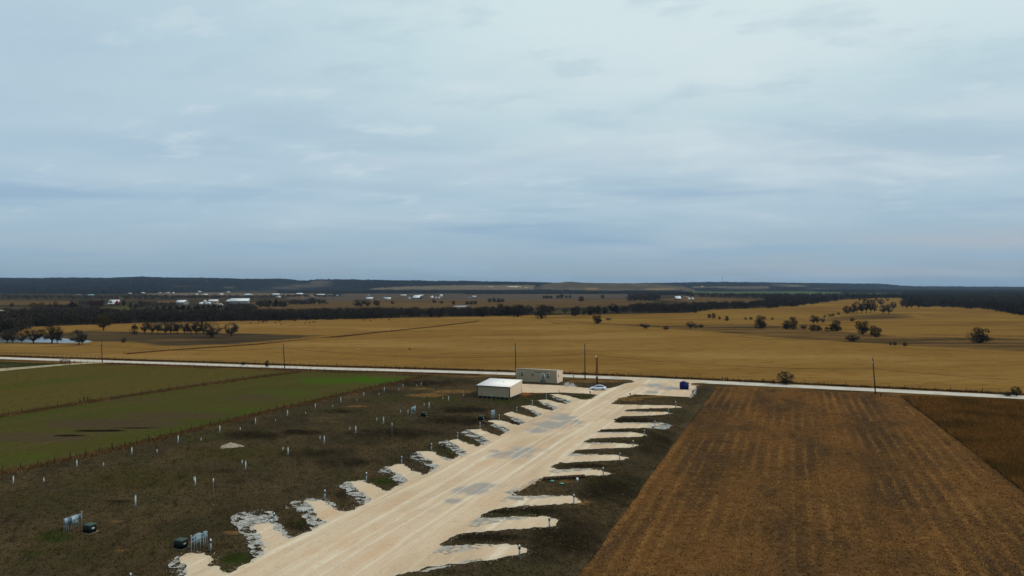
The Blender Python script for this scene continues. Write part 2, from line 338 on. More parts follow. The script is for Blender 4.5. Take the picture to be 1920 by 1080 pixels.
greenb = gmat('wheat_olive', lin(80,70,34), [dict(col=lin(66,70,26),scale=.03,lo=.5,hi=.7,amt=.7,rot=R(24),st=(1,.3,1)),dict(col=lin(82,68,36),scale=.12,lo=.52,hi=.72,amt=.6,rot=R(24),st=(1.5,.15,1)),dict(col=lin(46,41,22),scale=.5,lo=.48,hi=.7,amt=.6,detail=7,rough=.66)], bump=(1.6,.6,.2))
sheet('olive_wheat_field', [(-500,800),(0,779),(180,750),(360,723),(480,706),(560,696.5),(560,694),(400,689),(220,683),(150,682),(0,698),(-500,720)], .03, greenb, .5, 5, 'olive winter wheat field next to the road at left', 'field')
sheet('gate_field', [(0,676),(150,678),(160,680),(0,693),(-300,700),(-300,672)], .035, gmat('paddock_green', lin(46,50,24), [dict(col=lin(62,56,34),scale=.06,lo=.45,hi=.6)]), .3, 5, 'dark green paddock by the entry gate', 'field')
# greener wheat with bright patches held as attributes
wheat = gmat('green_wheat', lin(70,66,31), [dict(col=lin(54,68,20),scale=.04,lo=.48,hi=.70,amt=.75,rot=R(22),st=(1,.35,1)),dict(col=lin(78,66,42),scale=.05,lo=.50,hi=.68,amt=.7,rot=R(24),st=(1.5,.16,1)),
    dict(attr='brown',col=lin(72,60,42),scale=.4,k=.6,lo=.2,hi=.7),dict(attr='green',col=lin(58,82,18),scale=.25,k=.9,lo=.25,hi=.85,st=(1,.4,1)),dict(attr='dark',col=lin(28,25,15),scale=.5,k=.6,lo=.35,hi=.6),
    dict(col=lin(92,82,44),scale=.30,lo=.60,hi=.76,amt=.6,rot=R(24),st=(1.8,.12,1)),dict(col=lin(42,43,19),scale=.9,lo=.49,hi=.7,amt=.6,detail=7,rough=.68),dict(col=lin(80,74,40),scale=2.2,lo=.58,hi=.75,amt=.5,detail=4)], bump=(1.6,.7,.2))
grid_sheet('wheat_field', [(-300,905),(0,888),(150,858),(330,815),(480,778),(600,750),(700,727),(790,706),(640,697),(570,698),(480,709),(360,726),(180,753),(0,782),(-300,830)], .034, wheat, 1.2,
  {'green': lambda x,y,px,py: blob(px,py,[(690,713,60,9,.9),(620,714,80,9,.75),(740,713,34,8,.8),(540,738,110,10,.5),(440,770,120,12,.45),(60,860,120,22,.45),(330,760,120,14,.3)]),
   'brown': lambda x,y,px,py: blob(px,py,[(210,795,150,11),(330,780,130,9,.8),(60,820,130,11,.9),(480,745,90,10,.6),(200,750,160,8,.5)]),
   'dark': lambda x,y,px,py: blob(px,py,[(185,808,60,2.6),(130,817,40,2.0),(260,803,60,1.8,.8)])}, .8, 'green winter wheat field left of the boundary fence', 'field', 6)

# roadside verge and road
verge = gmat('verge', lin(98,72,40), [dict(col=lin(66,50,32),scale=.12,lo=.45,hi=.65,st=(.3,1,1)),dict(col=lin(118,88,48),scale=.4,lo=.55,hi=.75,amt=.7)], bump=(2,.4,.1))
ROAD_UP = [(-500,658),(-200,664.5),(0,670),(100,673.2),(200,676.2),(400,682.5),(600,689),(800,694.3),(900,697.3),(1000,700.5),(1100,704.5),(1200,708.5),(1300,713),(1500,722.5),(1700,732),(1920,743),(2400,768)]
ROAD_DN = [(-500,661.5),(-200,668),(0,673.6),(100,677),(200,680),(400,686.6),(600,693.3),(800,698.7),(900,701.7),(1000,705.2),(1100,709.5),(1170,712.6),(1300,718.6),(1500,728),(1700,737.8),(1920,749.2),(2400,775)]
sheet('road_verge', [(x,y-3) for x,y in ROAD_UP]+[(x,y+(5 if x < 850 else 13)) for x,y in ROAD_DN[::-1]], .11, verge, .4, 4, 'brown grass verge along the gravel road', 'verge')
roadm = gmat('road_gravel', lin(190,182,169), [dict(col=lin(170,160,146),scale=.25,lo=.45,hi=.65,amt=.8),dict(col=lin(204,198,190),scale=1.5,lo=.55,hi=.75)], bump=(6,.3,.05))
sheet('gravel_road', ROAD_UP+ROAD_DN[::-1], .135, roadm, .15, 3, 'pale gravel county road crossing the scene', 'road')
sheet('ranch_track', [(-300,712),(0,691.6),(70,686.5),(130,682.2),(165,679.6),(200,677.8),(225,680.2),(190,681.2),(134,684.4),(60,691),(0,696.8),(-300,722)], .125, gmat('track_gravel', lin(160,148,118), [dict(col=lin(128,116,86),scale=.4,lo=.45,hi=.65)]), .15, 3, 'pale ranch track through the entry gate', 'road')
sheet('far_lane', [(-80,579.5),(0,582),(22,584.4),(58,590.2),(50,590.8),(20,586.8),(0,585.4),(-80,582.5)], .4, roadm, .4, 8, 'white lane at the far left edge', 'road')

# the camp lot
lotm = gmat('lot_soil', lin(64,54,40), [dict(col=lin(86,70,48),scale=.028,lo=.46,hi=.64,amt=.6),dict(col=lin(46,42,29),scale=.04,lo=.48,hi=.64,amt=.7,detail=5),dict(col=lin(80,66,46),scale=.09,lo=.45,hi=.66,amt=.8,rot=R(70),st=(.45,1,1)),dict(col=lin(60,58,34),scale=.05,lo=.48,hi=.66,amt=.75),
    dict(attr='dark',col=lin(34,28,21),scale=.35,k=1.1,lo=.25,hi=.9,detail=7,rot=R(68),st=(.5,1,1)),dict(attr='green',col=lin(44,54,20),scale=.35,k=.9,lo=.3,hi=.8),dict(attr='olive',col=lin(62,56,30),scale=.25,k=.7,lo=.2,hi=.8),dict(attr='tan',col=lin(116,86,50),scale=.5,k=1.0,lo=.3,hi=.75,st=(.4,1,1)),dict(attr='rust',col=lin(132,78,36),scale=.7,k=.8,lo=.35,hi=.7),
    dict(col=lin(30,25,18),scale=.55,lo=.51,hi=.70,amt=.75,detail=8,rough=.7,rot=R(68),st=(.45,1,1)),dict(col=lin(96,78,52),scale=1.0,lo=.57,hi=.74,amt=.6,detail=7,rough=.7,st=(.6,1,1)),dict(col=lin(22,19,13),scale=2.4,lo=.56,hi=.70,amt=.4,detail=5),dict(col=lin(86,80,66),scale=4,lo=.66,hi=.78,amt=.6,detail=3)], bump=(1.2,1,.4))
LOT = [(-700,1130),(-300,905),(0,889),(150,859),(330,816),(480,779),(600,751),(700,728),(800,705.5),(850,704.5),(1000,709),(1170,715),(1300,721),(1345,727),(1290,800),(1200,920),(1080,1090),(960,1250),(700,1500),(-700,1500)]
island = lambda px,py: ((px>400)&(px<1330)).astype(float)
grid_sheet('camp_lot', LOT, .15, lotm, .8, {
  'dark': lambda x,y,px,py: blob(px,py,[(480,818,75,11),(560,812,60,7),(800,720,90,9,.8),(640,772,60,6,.8),(740,815,110,14,.9),(600,850,120,14,.7),(860,790,90,12,.9),(820,860,60,20,.6),(870,770,60,8),(650,868,90,12,.8),(440,905,50,8,.6),(220,942,28,3,1.2),(120,985,0.1,.1),(420,885,60,7,.6),(1000,960,110,8,.9),(1100,835,110,5,.9),(1130,810,120,5,.9),(1100,875,70,5,.9),(920,1010,90,9),(940,960,70,6),(1200,765,60,4,.7),(1180,790,60,6,1.1),(1150,920,95,45,.85),(1060,1010,110,55,.85),(1230,830,60,40,.7),(560,985,30,18,.8),(640,930,22,14,.8),(780,855,40,8,.6),(840,840,30,6,.8),(1010,775,20,4,.8),(960,795,26,4,.9),(1235,745,70,7,.6)]),
  'green': lambda x,y,px,py: blob(px,py,[(100,1010,50,16,.9),(60,1040,40,12,.6),(40,1060,40,14,.6),(445,1050,34,14,1.0),(560,985,30,15,.6),(725,905,24,10,.9),(640,940,20,10,.5),(840,850,30,8,.5),(1090,745,40,4,.8),(700,700,30,3,.4),(420,850,30,6,.5),(940,752,50,4,.7),(1010,735,25,3,.5)]),
  'olive': lambda x,y,px,py: blob(px,py,[(250,900,160,25,.8),(430,850,120,16,.8),(60,940,140,30,.5),(700,770,80,12,.5),(820,750,60,10,.7),(150,1040,160,40,.5),(1230,745,80,7,.7)]),
  'tan': lambda x,y,px,py: blob(px,py,[(800,742,45,4),(850,735,50,5,.8),(670,763,40,3,.7),(790,730,30,3,.7),(435,1000,30,6,.7),(215,980,24,4,.6),(360,1020,40,5,.5),(225,1033,18,6,.6),(1178,749,28,4,1.2),(1225,745,40,2.2,.9),(1240,720,60,3,.8),(1110,716,70,2.5,1.1),(1300,722,40,2.5,.9),(1095,944,20,5,.9),(1060,905,28,4,.6),(1255,800,25,3,.5),(1040,716,40,2,.7),(880,706,60,2,.7)]),
  'rust': lambda x,y,px,py: blob(px,py,[(985,740,16,3,1.0),(1010,739,20,2,.6),(985,744,10,3,.5)])}, .5, 'dark weedy soil of the unfinished camper park', 'ground', 4)

# mown brown field and tall-grass field
mow = gmat('mown_field', lin(106,73,41), [dict(col=lin(90,64,38),scale=.06,lo=.42,hi=.62,amt=.7),
    dict(col=lin(56,46,36),scale=.055,lo=.44,hi=.64,amt=.75,detail=5,rot=R(21.5),st=(1.6,.35,1)),dict(col=lin(58,46,35),scale=.12,lo=.52,hi=.68,amt=.6,rot=R(21.5),st=(1.5,.5,1)),
    dict(rows=2.1,rot=R(21.5),col=lin(134,95,53),lo=.55,hi=1.0,amt=.75),dict(rows=6.3,rot=R(21.5),col=lin(54,43,32),lo=.62,hi=1.05,amt=.4),
    dict(col=lin(146,110,66),scale=1.1,lo=.54,hi=.70,amt=.75,detail=9,rough=.78,st=(.4,1,1)),dict(col=lin(44,34,24),scale=.9,lo=.52,hi=.69,amt=.75,detail=9,rough=.78,st=(.4,1,1)),dict(col=lin(36,28,20),scale=2.6,lo=.55,hi=.68,amt=.5,detail=5)], bump=(1.6,.8,.25))
MOW = [(1345,727),(1400,727),(1690,743),(1700,752),(1800,828),(1925,925),(2250,1180),(2300,1500),(800,1500),(960,1250),(1080,1090),(1200,920),(1290,800)]
sheet('mown_field', MOW, .16, mow, .5, 3, 'mown brown hay field right of the camp', 'field')
tallg = gmat('tall_grass_ground', lin(92,58,28), [dict(col=lin(66,50,22),scale=.06,lo=.42,hi=.62),dict(col=lin(96,64,28),scale=.12,lo=.52,hi=.72,st=(.5,1,1)),dict(col=lin(38,30,14),scale=.6,lo=.48,hi=.7,amt=.8,detail=6)], bump=(1.5,.8,.4))
TALL = [(1690,743),(1920,753.5),(2400,779),(3200,900),(3200,1300),(2300,1300),(2250,1180),(1925,925),(1800,828),(1700,752)]
sheet('field_margin', [(1687,743.5),(1697,752),(1797,828),(1921,926),(2244,1180),(2262,1180),(1932,924),(1806,827),(1706,752),(1695,744)], .175, gmat('margin_dark', lin(44,34,20), [dict(col=lin(60,48,24),scale=.8,lo=.45,hi=.65)]), .3, 2, 'dark bare margin between the mown field and tall grass', 'margin')  # darker strip laid along the line where the two fields meet
sheet('tall_grass_field', TALL, .17, tallg, .5, 3, 'uncut rusty grass field at the right edge', 'field')

# gravel drive with its bays
DRIVE = [(348,1082),(342,1064),(331,1049),(355,1040),(387,1039),(391,1047),(398,1053),(387,1064),(407,1066),(417,1076),(431,1079),(478,1051),(498,1036),(484,1018),(478,1004),(471,991),(478,984),(513,982),(522,993),(536,1004),(544,1013),(582,998),(611,982),(596,973),(589,964),(578,949),(573,942),(604,939),(620,951),(646,964),(676,951),(696,938),(682,929),(667,918),(649,907),(682,903),(698,911),(716,921),(727,924),(756,909),(764,902),(742,889),(724,878),(751,872),(769,882),(793,893),(816,882),(822,876),(807,867),(789,856),(784,849),(811,848),(824,857),(847,864),(864,856),(871,849),(858,840),(840,829),(858,825),(876,833),(896,839),(918,830),(907,822),(887,813),(878,808),(900,806),(918,814),(936,819),(956,808),(942,802),(920,793),(911,791),(936,789),(951,793),(973,800),(984,794),(969,786),(942,778),(960,774),(982,780),(1002,785),(1016,778),(996,771),(976,763),(996,761.5),(1018,768),(1036,772),(1046,766),(1027,759),(1007,752),(1024,750.5),(1047,756),(1060,759),(1071,754),(1051,748),(1031,741),(1047,740),(1067,744),(1091,751),(1107,750),(1121,741.5),(1093,739),(1049,737.2),(1027,738),(979,737.5),(940,735),(940,719),(979,721),(1027,723),(1056,724.3),(1093,728),(1125,730.5),(1145,729),(1157,726),(1170,721),(1186,718),(1191,716.8),(1185,714.2),(1170,712),(1150,709),(1310,715.5),(1325,719.4),(1296,719.5),(1296,724),(1305,724.3),(1304,730),(1297,735),(1297,740),(1292,746),(1255,744),(1221,742),(1187,741),(1176,745),(1160,748),(1157,751),(1146,759),(1158,760),(1211,761),(1264,762),(1278,765),(1264,766.5),(1220,767),(1176,769.5),(1170,773),(1211,774),(1250,774),(1259,777),(1246,779),(1211,781),(1165,782),(1153,787),(1150,794),(1185,795),(1229,795),(1240,798),(1236,803),(1220,804),(1176,804.5),(1127,807),(1119,811.5),(1150,813),(1194,813),(1215,818),(1202,820.5),(1150,822),(1106,824.5),(1092,831.5),(1123,833),(1158,833),(1199,836),(1186,841),(1150,842.5),(1079,845.5),(1069,853.5),(1106,855),(1150,855),(1179,860),(1164,865),(1123,866),(1049,870),(1034,877),(1042,883),(1088,882),(1120,882),(1144,891),(1132,894),(1096,894),(1018,899),(1009,900),(964,926),(958,933),(1022,932),(1071,933),(1082,938),(1089,944),(1076,947),(1022,949),(956,954),(920,959),(898,974),(911,976),(989,971),(1033,973),(1046,979),(1040,989),(1024,993),(989,993),(922,999),(867,1004),(847,1012),(829,1024),(835,1028),(911,1025),(967,1024),(991,1033),(991,1040),(973,1045),(911,1054),(844,1062),(800,1068),(745,1084),(640,1150),(520,1260),(200,1260),(290,1140)]
TR = [Pn(t) for t in ([(540,1100),(700,1003),(830,928),(920,878),(1040,810),(1110,769),(1170,735),(1225,714)],[(640,1100),(770,1008),(880,936),(965,885),(1072,816),(1132,777),(1186,738),(1245,716)],[(720,1060),(850,975),(960,900),(1060,835),(1150,775),(1190,742)],[(480,1085),(640,1000),(800,915),(900,862),(1000,805),(1075,765),(1140,733)])]
def tracks(x, y, px, py):
    a = np.zeros(x.shape)
    for k, t in enumerate(TR):
        t2 = t+np.array([math.cos(R(22)),-math.sin(R(22))])*1.7
        d = np.minimum(pdist(x,y,t,False), pdist(x,y,t2,False)); a = np.maximum(a, np.exp(-(d/.38)**2)*(1,.9,.5,.5)[k])
    return a
dpoly = Pn(DRIVE)
gravm = gmat('drive_gravel', lin(200,176,147), [dict(col=lin(184,157,126),scale=.12,lo=.45,hi=.66,amt=.8,rot=R(21),st=(1,.4,1)),dict(col=lin(214,198,172),scale=.25,lo=.50,hi=.68,amt=.9,rot=R(21.3),st=(2.4,.07,1)),dict(col=lin(178,156,130),scale=.22,lo=.54,hi=.70,amt=.6,rot=R(20.5),st=(2.6,.09,1),detail=5),
    dict(attr='grey',col=lin(152,146,138),scale=.6,k=1.5,lo=.15,hi=.8,detail=7,rot=R(21),st=(1,.35,1)),dict(attr='edge',col=lin(190,176,152),scale=.4,k=.5,lo=.3,hi=.9,amt=.6),dict(attr='track',col=lin(222,210,190),scale=.6,k=.9,lo=.45,hi=1.15,amt=.45,rot=R(21),st=(1.5,.15,1)),dict(col=lin(196,162,130),scale=.30,lo=.50,hi=.68,amt=.7,detail=6,rot=R(21),st=(1,.3,1)),
    dict(col=lin(176,150,120),scale=1.6,lo=.52,hi=.74,amt=.5,detail=7,rough=.65,rot=R(21),st=(1,.4,1)),dict(col=lin(148,128,104),scale=2.4,lo=.58,hi=.74,amt=.6,detail=6),dict(col=lin(224,206,178),scale=3.5,lo=.58,hi=.74,amt=.4,detail=4)], bump=(5,.5,.06))
grid_sheet('gravel_drive', DRIVE, .22, gravm, .25, {'grey': lambda x,y,px,py: blob(px,py,[(885,922,38,9),(905,914,30,6,.9),(845,942,20,5,.9),(955,855,42,8),(990,845,34,7,.9),(930,848,16,4,.8),(1040,798,45,10),(1055,785,30,9,.9),(1010,808,30,7,.8),(1075,792,20,5),(1015,797,30,6,.7),(1228,724,25,4.5),(1252,729,20,4,1.2),(1222,737,14,3,1.1),(800,960,25,5,.4)]),
   'track': tracks, 'edge': lambda x,y,px,py: np.clip(1-pdist(x,y,dpoly)/1.6,0,1)}, .65, 'pale tan gravel drive with comb-like parking bays', 'road', .95, 5)
FR = [[(314,1064),(322,1057),(335,1046),(347,1060),(352,1088),(325,1088)],
 [(432,976),(445,964),(480,961),(510,961),(521,976),(512,984),(480,987),(474,993),(484,1006),(490,1020),(502,1037),(478,1053),(474,1040),(466,1022),(455,1006),(440,988)],
 [(540,955),(550,943),(585,936),(606,940),(577,944),(592,966),(600,975),(614,983),(582,999),(576,982),(565,966),(552,956)],
 [(634,912),(650,904),(669,918),(684,929),(699,939),(676,953),(662,938),(648,925)],[(710,886),(724,876),(744,889),(767,903),(752,913),(735,900)],
 [(766,857),(782,848),(791,856),(809,867),(825,877),(812,886),(795,873),(775,863)],[(822,832),(838,827),(860,840),(874,850),(866,859),(845,845)],
 [(865,813),(878,807),(889,813),(909,822),(921,831),(905,837),(885,823)],[(920,799),(930,796),(957,807),(950,813),(935,808)],[(955,784),(963,781),(986,793),(978,798),(965,791)],
 [(984,765),(995,769),(1018,778),(1009,782)],[(1014,756),(1027,757),(1048,766),(1040,770),(1020,761)],[(1031,744),(1050,747),(1073,754),(1062,758),(1045,751)],
 [(1056,720),(1064,718.5),(1074,720),(1079,724),(1066,726),(1056,725)],[(1215,798),(1232,793.5),(1254,796),(1261,802),(1246,807),(1216,806)],
 [(505,979),(525,985),(548,1012),(540,1014),(520,998)],[(608,937),(628,950),(648,965),(640,966),(612,948)],[(1291,747),(1299,740),(1305,724),(1308,724),(1303,740),(1296,748)],[(820,855),(848,865),(842,867),(822,860)]]
sm = gmat('loose_stone', lin(170,167,160), [dict(col=lin(132,127,118),scale=.9,lo=.42,hi=.62),dict(col=lin(84,76,64),scale=1.7,lo=.53,hi=.66,amt=.9,detail=6),dict(col=lin(206,203,197),scale=4,lo=.55,hi=.7)], bump=(6,.8,.08))
gs = gmat('grey_stone', lin(172,163,150), [dict(col=lin(140,133,122),scale=.8,lo=.42,hi=.62),dict(col=lin(104,96,84),scale=2.2,lo=.56,hi=.7,amt=.7,detail=5)], bump=(6,.8,.08))
def merge_fringe(name, polys, z, mat, res, thr, seed, label, amp=3.0):
    Vs = []; Fs = []; n = 0
    for k, pp in enumerate(polys):
        poly = Pn(pp); lo = poly.min(0)-1.5; hi = poly.max(0)+1.5; xs = np.arange(lo[0],hi[0],res); ys = np.arange(lo[1],hi[1],res); X, Y = np.meshgrid(xs,ys)
        a = (X*math.cos(ROT)-Y*math.sin(ROT)); b = (X*math.sin(ROT)+Y*math.cos(ROT))
        f = np.minimum(sdf(X,Y,poly)+(fbm(X,Y,1.2,seed+k)-.5)*1.2, (fbm(a/1.15,b,.75,seed+50+k,5)-thr)*amp)
        V2, fc = msquares(f, xs, ys)
        if len(fc): Vs.append(V2); Fs += [[i+n for i in q] for q in fc]; n += len(V2)
    V2 = np.concatenate(Vs); tag(mesh_np(name, np.concatenate([V2, np.full((len(V2),1), z)],1), Fs, mat), label, 'gravel', kind='stuff')
merge_fringe('loose_stone_fringe', FR, .235, sm, .12, .455, 11, 'white crushed stone scattered along the bay edges')
FR2 = [[(870,990),(898,974),(935,974),(989,970),(1000,974),(930,982),(895,990)],[(935,944),(956,933),(1022,931),(1062,933),(1000,938),(960,943)],[(800,1046),(833,1027),(880,1025),(915,1024),(925,1028),(870,1036),(830,1047)],[(790,1074),(844,1062),(900,1052),(905,1054),(850,1064),(800,1076)],[(1030,884),(1060,882),(1100,881),(1120,882),(1080,886),(1035,889)],[(1060,857),(1075,853),(1120,854),(1090,858)],[(1085,834),(1105,832),(1160,832),(1120,836)],[(1110,814),(1130,811.5),(1190,812),(1150,815)],[(1165,774),(1190,773),(1240,773.5),(1200,776)],[(1150,796),(1180,794),(1230,794.5),(1190,797)],[(945,926),(985,910),(1010,898),(1014,902),(966,930)]]
merge_fringe('grey_stone_fringe', FR2, .233, gs, .14, .43, 91, 'grey crushed stone along the right-hand bay edges')

def stones(name, pts, z, size, mat, label, seed):
    r = np.random.default_rng(seed); n = len(pts); O = np.array([(1,0,0),(0,1,0),(-1,0,0),(0,-1,0),(0,0,.8),(0,0,-.4)],float)
    Fo = np.array([(0,1,4),(1,2,4),(2,3,4),(3,0,4),(1,0,5),(2,1,5),(3,2,5),(0,3,5)])
    s = r.uniform(*size,n)*r.uniform(.6,1.0,n); a = r.uniform(0,6.28,n); V = O[None]*s[:,None,None]*r.uniform(.6,1.3,(n,6,1))
    X = V[:,:,0]*np.cos(a)[:,None]-V[:,:,1]*np.sin(a)[:,None]+pts[:,0:1]; Y = V[:,:,0]*np.sin(a)[:,None]+V[:,:,1]*np.cos(a)[:,None]+pts[:,1:2]
    V = np.stack([X,Y,V[:,:,2]+z],2).reshape(-1,3); Fc = (Fo[None]+(np.arange(n)*6)[:,None,None]).reshape(-1,3)
    tag(mesh_np(name, V, Fc, mat), label, 'stones', kind='stuff')
_r = np.random.default_rng(31); _pts = []
for pp in FR:
    q = Pn(pp); lo = q.min(0)-.8; hi = q.max(0)+.8; n = int((hi-lo).prod()*7); x = _r.uniform(lo[0],hi[0],n); y = _r.uniform(lo[1],hi[1],n); k = sdf(x,y,q) > _r.normal(-.1,.35,n); _pts.append(np.stack([x[k],y[k]],1))
stones('fringe_rubble', np.concatenate(_pts), .20, (.04,.12), gmat('rubble_stone', lin(166,163,156), [dict(col=lin(150,144,134),scale=.8,lo=.42,hi=.6)]), 'white broken stones strewn along the bay edges', 5)
_e = np.array([dpoly[i]+(dpoly[(i+1)%len(dpoly)]-dpoly[i])*t for i in range(len(dpoly)) for t in _r.random(max(1,int(np.hypot(*(dpoly[(i+1)%len(dpoly)]-dpoly[i]))*9)))])
_e = _e[_e[:,1] < 260]+_r.normal(0,.42,_e[_e[:,1] < 260].shape)
stones('spilled_gravel', _e, .20, (.03,.11), gmat('spill_stone', lin(186,166,138), [dict(col=lin(160,146,124),scale=.8,lo=.42,hi=.6)]), 'loose tan gravel spilled along the edges of the drive', 6)

# ------------------------------------------------------------------ scatter helpers (grass as stuff)
def sample(pxpoly, n, d0, seed, power=1.4, ymax=None):
    r = np.random.default_rng(seed); poly = Pn(pxpoly); lo = poly.min(0); hi = poly.max(0); lo[1] = max(lo[1], 62)
    if ymax: hi[1] = min(hi[1], ymax)
    got = []; c_ = 0
    for _ in range(60):
        x = r.uniform(lo[0],hi[0],n); y = r.uniform(lo[1],hi[1],n)
        k = pip(x,y,poly) & (np.abs(x) < y*.80+6) & (r.random(n) < np.minimum(1,(d0/y)**power)); got.append(np.stack([x[k],y[k]],1)); c_ += k.sum()
        if c_ >= n: break
    return np.concatenate(got)[:n]
def tufts(name, pts, z, h, wd, mat, label, seed, blades=3, spread=.12, lean=.5, cat='grass'):
    r = np.random.default_rng(seed); n = len(pts); m = n*blades
    base = np.repeat(pts, blades, 0)+r.normal(0,spread,(m,2)); a = r.uniform(0,2*np.pi,m); hh = r.uniform(*h,m); ww = r.uniform(*wd,m)
    dx = np.cos(a)*ww; dy = np.sin(a)*ww; la = r.uniform(0,2*np.pi,m); ll = hh*lean*r.random(m)
    V = np.empty((m,3,3)); V[:,0] = np.stack([base[:,0]-dx,base[:,1]-dy,np.full(m,z)],1); V[:,1] = np.stack([base[:,0]+dx,base[:,1]+dy,np.full(m,z)],1); V[:,2] = np.stack([base[:,0]+np.cos(la)*ll,base[:,1]+np.sin(la)*ll,z+hh],1)
    rn = np.repeat(r.random(n), blades*3)
    o = mesh_np(name, V.reshape(-1,3), np.arange(m*3).reshape(-1,3), mat, attrs={'rnd': rn})
    return tag(o, label, cat, kind='stuff')
def grassm(name, a, b, c_, d=None):
    return gmat(name, a, [dict(attr='rnd',col=b,lo=.2,hi=.5),dict(attr='rnd',col=c_,lo=.55,hi=.95),dict(col=d or a,scale=.08,lo=.45,hi=.65,amt=.6)])
tall_m = grassm('tall_grass', lin(122,80,40), lin(96,68,32), lin(154,110,60), lin(70,60,30))
tufts('tall_dry_grass', sample([(1690,744),(1920,754),(2200,770),(2300,1100),(2200,1140),(1925,926),(1800,829),(1702,753)], 42000, 110, 3), .17, (.35,1.0), (.03,.08), tall_m, 'tall rusty uncut grass at the right edge', 4, 4, .2, .6)
straw = grassm('straw', lin(114,80,42), lin(88,62,34), lin(144,106,60), lin(74,56,34))
tufts('mown_straw', sample(MOW, 45000, 85, 5), .16, (.04,.16), (.03,.10), straw, 'short straw stubble and clippings on the mown field', 6, 3, .25, 2.2)
weed = grassm('lot_weed', lin(66,58,34), lin(50,46,27), lin(94,76,46), lin(52,52,28))
lw = sample([(-60,1085),(-60,900),(0,892),(330,820),(600,755),(800,708),(1000,712),(1170,716),(1330,726),(1080,1085)], 52000, 90, 7)
sd_ = sdf(lw[:,0],lw[:,1],dpoly); lw = lw[sd_ < rng.normal(-.25,.35,len(lw))]
tufts('lot_weeds', lw, .15, (.05,.22), (.03,.09), weed, 'low brown weeds covering the camp soil', 8, 3, .2, 1.2)
rust = grassm('rust_weed', lin(92,64,38), lin(66,50,30), lin(126,96,58), lin(80,66,38))
def along(pl, n, wd, seed):
    r = np.random.default_rng(seed); p = Pn(pl) ; seg = np.hypot(*(p[1:]-p[:-1]).T); i = r.choice(len(seg), n, p=seg/seg.sum()); t = r.random(n)[:,None]
    q = p[i]*(1-t)+p[i+1]*t; return q+r.normal(0,wd,(n,2))
FD = [(-60,905),(0,890),(150,859),(330,816),(480,779),(600,751),(700,728),(800,706)]
FC = [(-60,791),(0,781),(180,752),(360,725),(480,708),(560,697.5)]
tufts('boundary_weeds', along(FD, 4500, 1.0, 1), .15, (.12,.5), (.04,.1), rust, 'rusty weeds growing along the camp boundary fence', 9, 3, .2, .6)
tufts('field_weeds', along(FC, 4000, 1.1, 2), .05, (.12,.55), (.05,.12), rust, 'rusty weeds growing along the fence between wheat fields', 10, 3, .2, .6)
darkw = grassm('dark_weed', lin(58,44,28), lin(40,32,20), lin(92,66,36))
FA = [(x,y-2.2) for x,y in ROAD_UP[2:-1]]
tufts('roadside_weeds', along(FA, 6000, .6, 3), .12, (.15,.65), (.05,.14), darkw, 'dark weeds under the far roadside fence', 11, 3, .25, .7)
FB = [(x,y+2.6) for x,y in ROAD_DN[4:9]]
tufts('verge_weeds', along(FB, 3500, .5, 4), .12, (.2,.6), (.05,.12), rust, 'rusty weeds on the near roadside verge', 12, 3, .25, .7)

# ------------------------------------------------------------------ object materials
white_p = pmat('white_plastic', lin(170,178,178), .5); grey_m = pmat('grey_metal', lin(72,92,102), .45, .5, .2); grey_l = pmat('light_grey_metal', lin(128,148,155), .45, .5, .2)
black_p = pmat('black_plastic', lin(20,20,22), .5); dkgreen = pmat('dark_green_paint', lin(10,18,15), .6, .15, var=.15); topgreen = pmat('pale_green_top', lin(66,82,72), .75, .1)
conc = pmat('concrete', lin(104,97,82), .9, .1); wood_pole = pmat('weathered_wood', lin(58,46,38), .9, .05, scale=8); steel_d = pmat('dark_steel', lin(60,62,64), .5, .4, .3)
tan_wall = pmat('tan_siding', lin(146,134,112), .6, .2, var=.1, scale=.6); trim_sunlit_wall = pmat('pale_trim_and_sunlit_wall', lin(214,192,164), .55, .25, var=.08); white_roof = pmat('white_roof_metal', lin(244,238,230), .6, .3, var=.06, scale=.5)  # trim colour also serves the right end walls, with their sunlit tone painted in
brown_trim = pmat('dark_brown_trim', lin(44,36,32), .6); glass_d = pmat('dark_glass', lin(26,28,30), .08, .6, var=.05); post_w = pmat('fence_wood', lin(40,32,26), .95, .05, scale=6); wire_m = pmat('fence_wire', lin(92,86,78), .6, .3, .4)
blue_p = pmat('blue_paint', lin(3,18,88), .55, .2, var=.2); blue_d = pmat('dark_blue_lid', lin(3,10,54), .6, .2); orange_p = pmat('orange_steel', lin(126,60,20), .8, .05, dirt=lin(92,46,20)); lampw = pmat('lamp_white', lin(225,225,222), .3, .5)
ORD = ['leftmost','second','third','fourth','fifth','sixth','seventh','eighth','ninth','tenth','eleventh','twelfth','thirteenth','fourteenth','fifteenth','sixteenth']
NTH = ['first','second','third','fourth','fifth','sixth','seventh','eighth','ninth','tenth','eleventh','twelfth','thirteenth','fourteenth']
GZ = .15

# ------------------------------------------------------------------ service posts
def power_pedestal():
    t = thing('power_pedestal', (0,0,0), 'grey power pedestal', 'power pedestal', ROT*-1)
    MB().box(-.075,.075,-.06,.06,0,1.12,.015).build('post', grey_l, t)
    b = MB().box(-.115,.115,-.10,.10,.98,1.30,.02).build('outlet_box', grey_m, t)
    MB().box(-.07,.07,-.112,-.1,1.03,1.24).build('outlet_cover', black_p, b)
    MB().dome((0,0,1.30),.09,.16).build('lamp_cap', lampw, t, True)
    MB().box(-.42,-.17,-.14,.14,0,.12,.02).build('meter_box', black_p, t)
    return t
def service_post():
    t = thing('service_post', (0,0,0), 'white service post', 'service post', -ROT)
    MB().box(-.07,.07,-.065,.065,0,1.12,.02).build('post', white_p, t)
    MB().box(-.09,.09,-.08,.08,1.12,1.22,.03).build('cap', grey_l, t)
    MB().box(-.34,-.13,-.11,.11,0,.07,.02).build('valve_lid', grey_m, t)
    return t
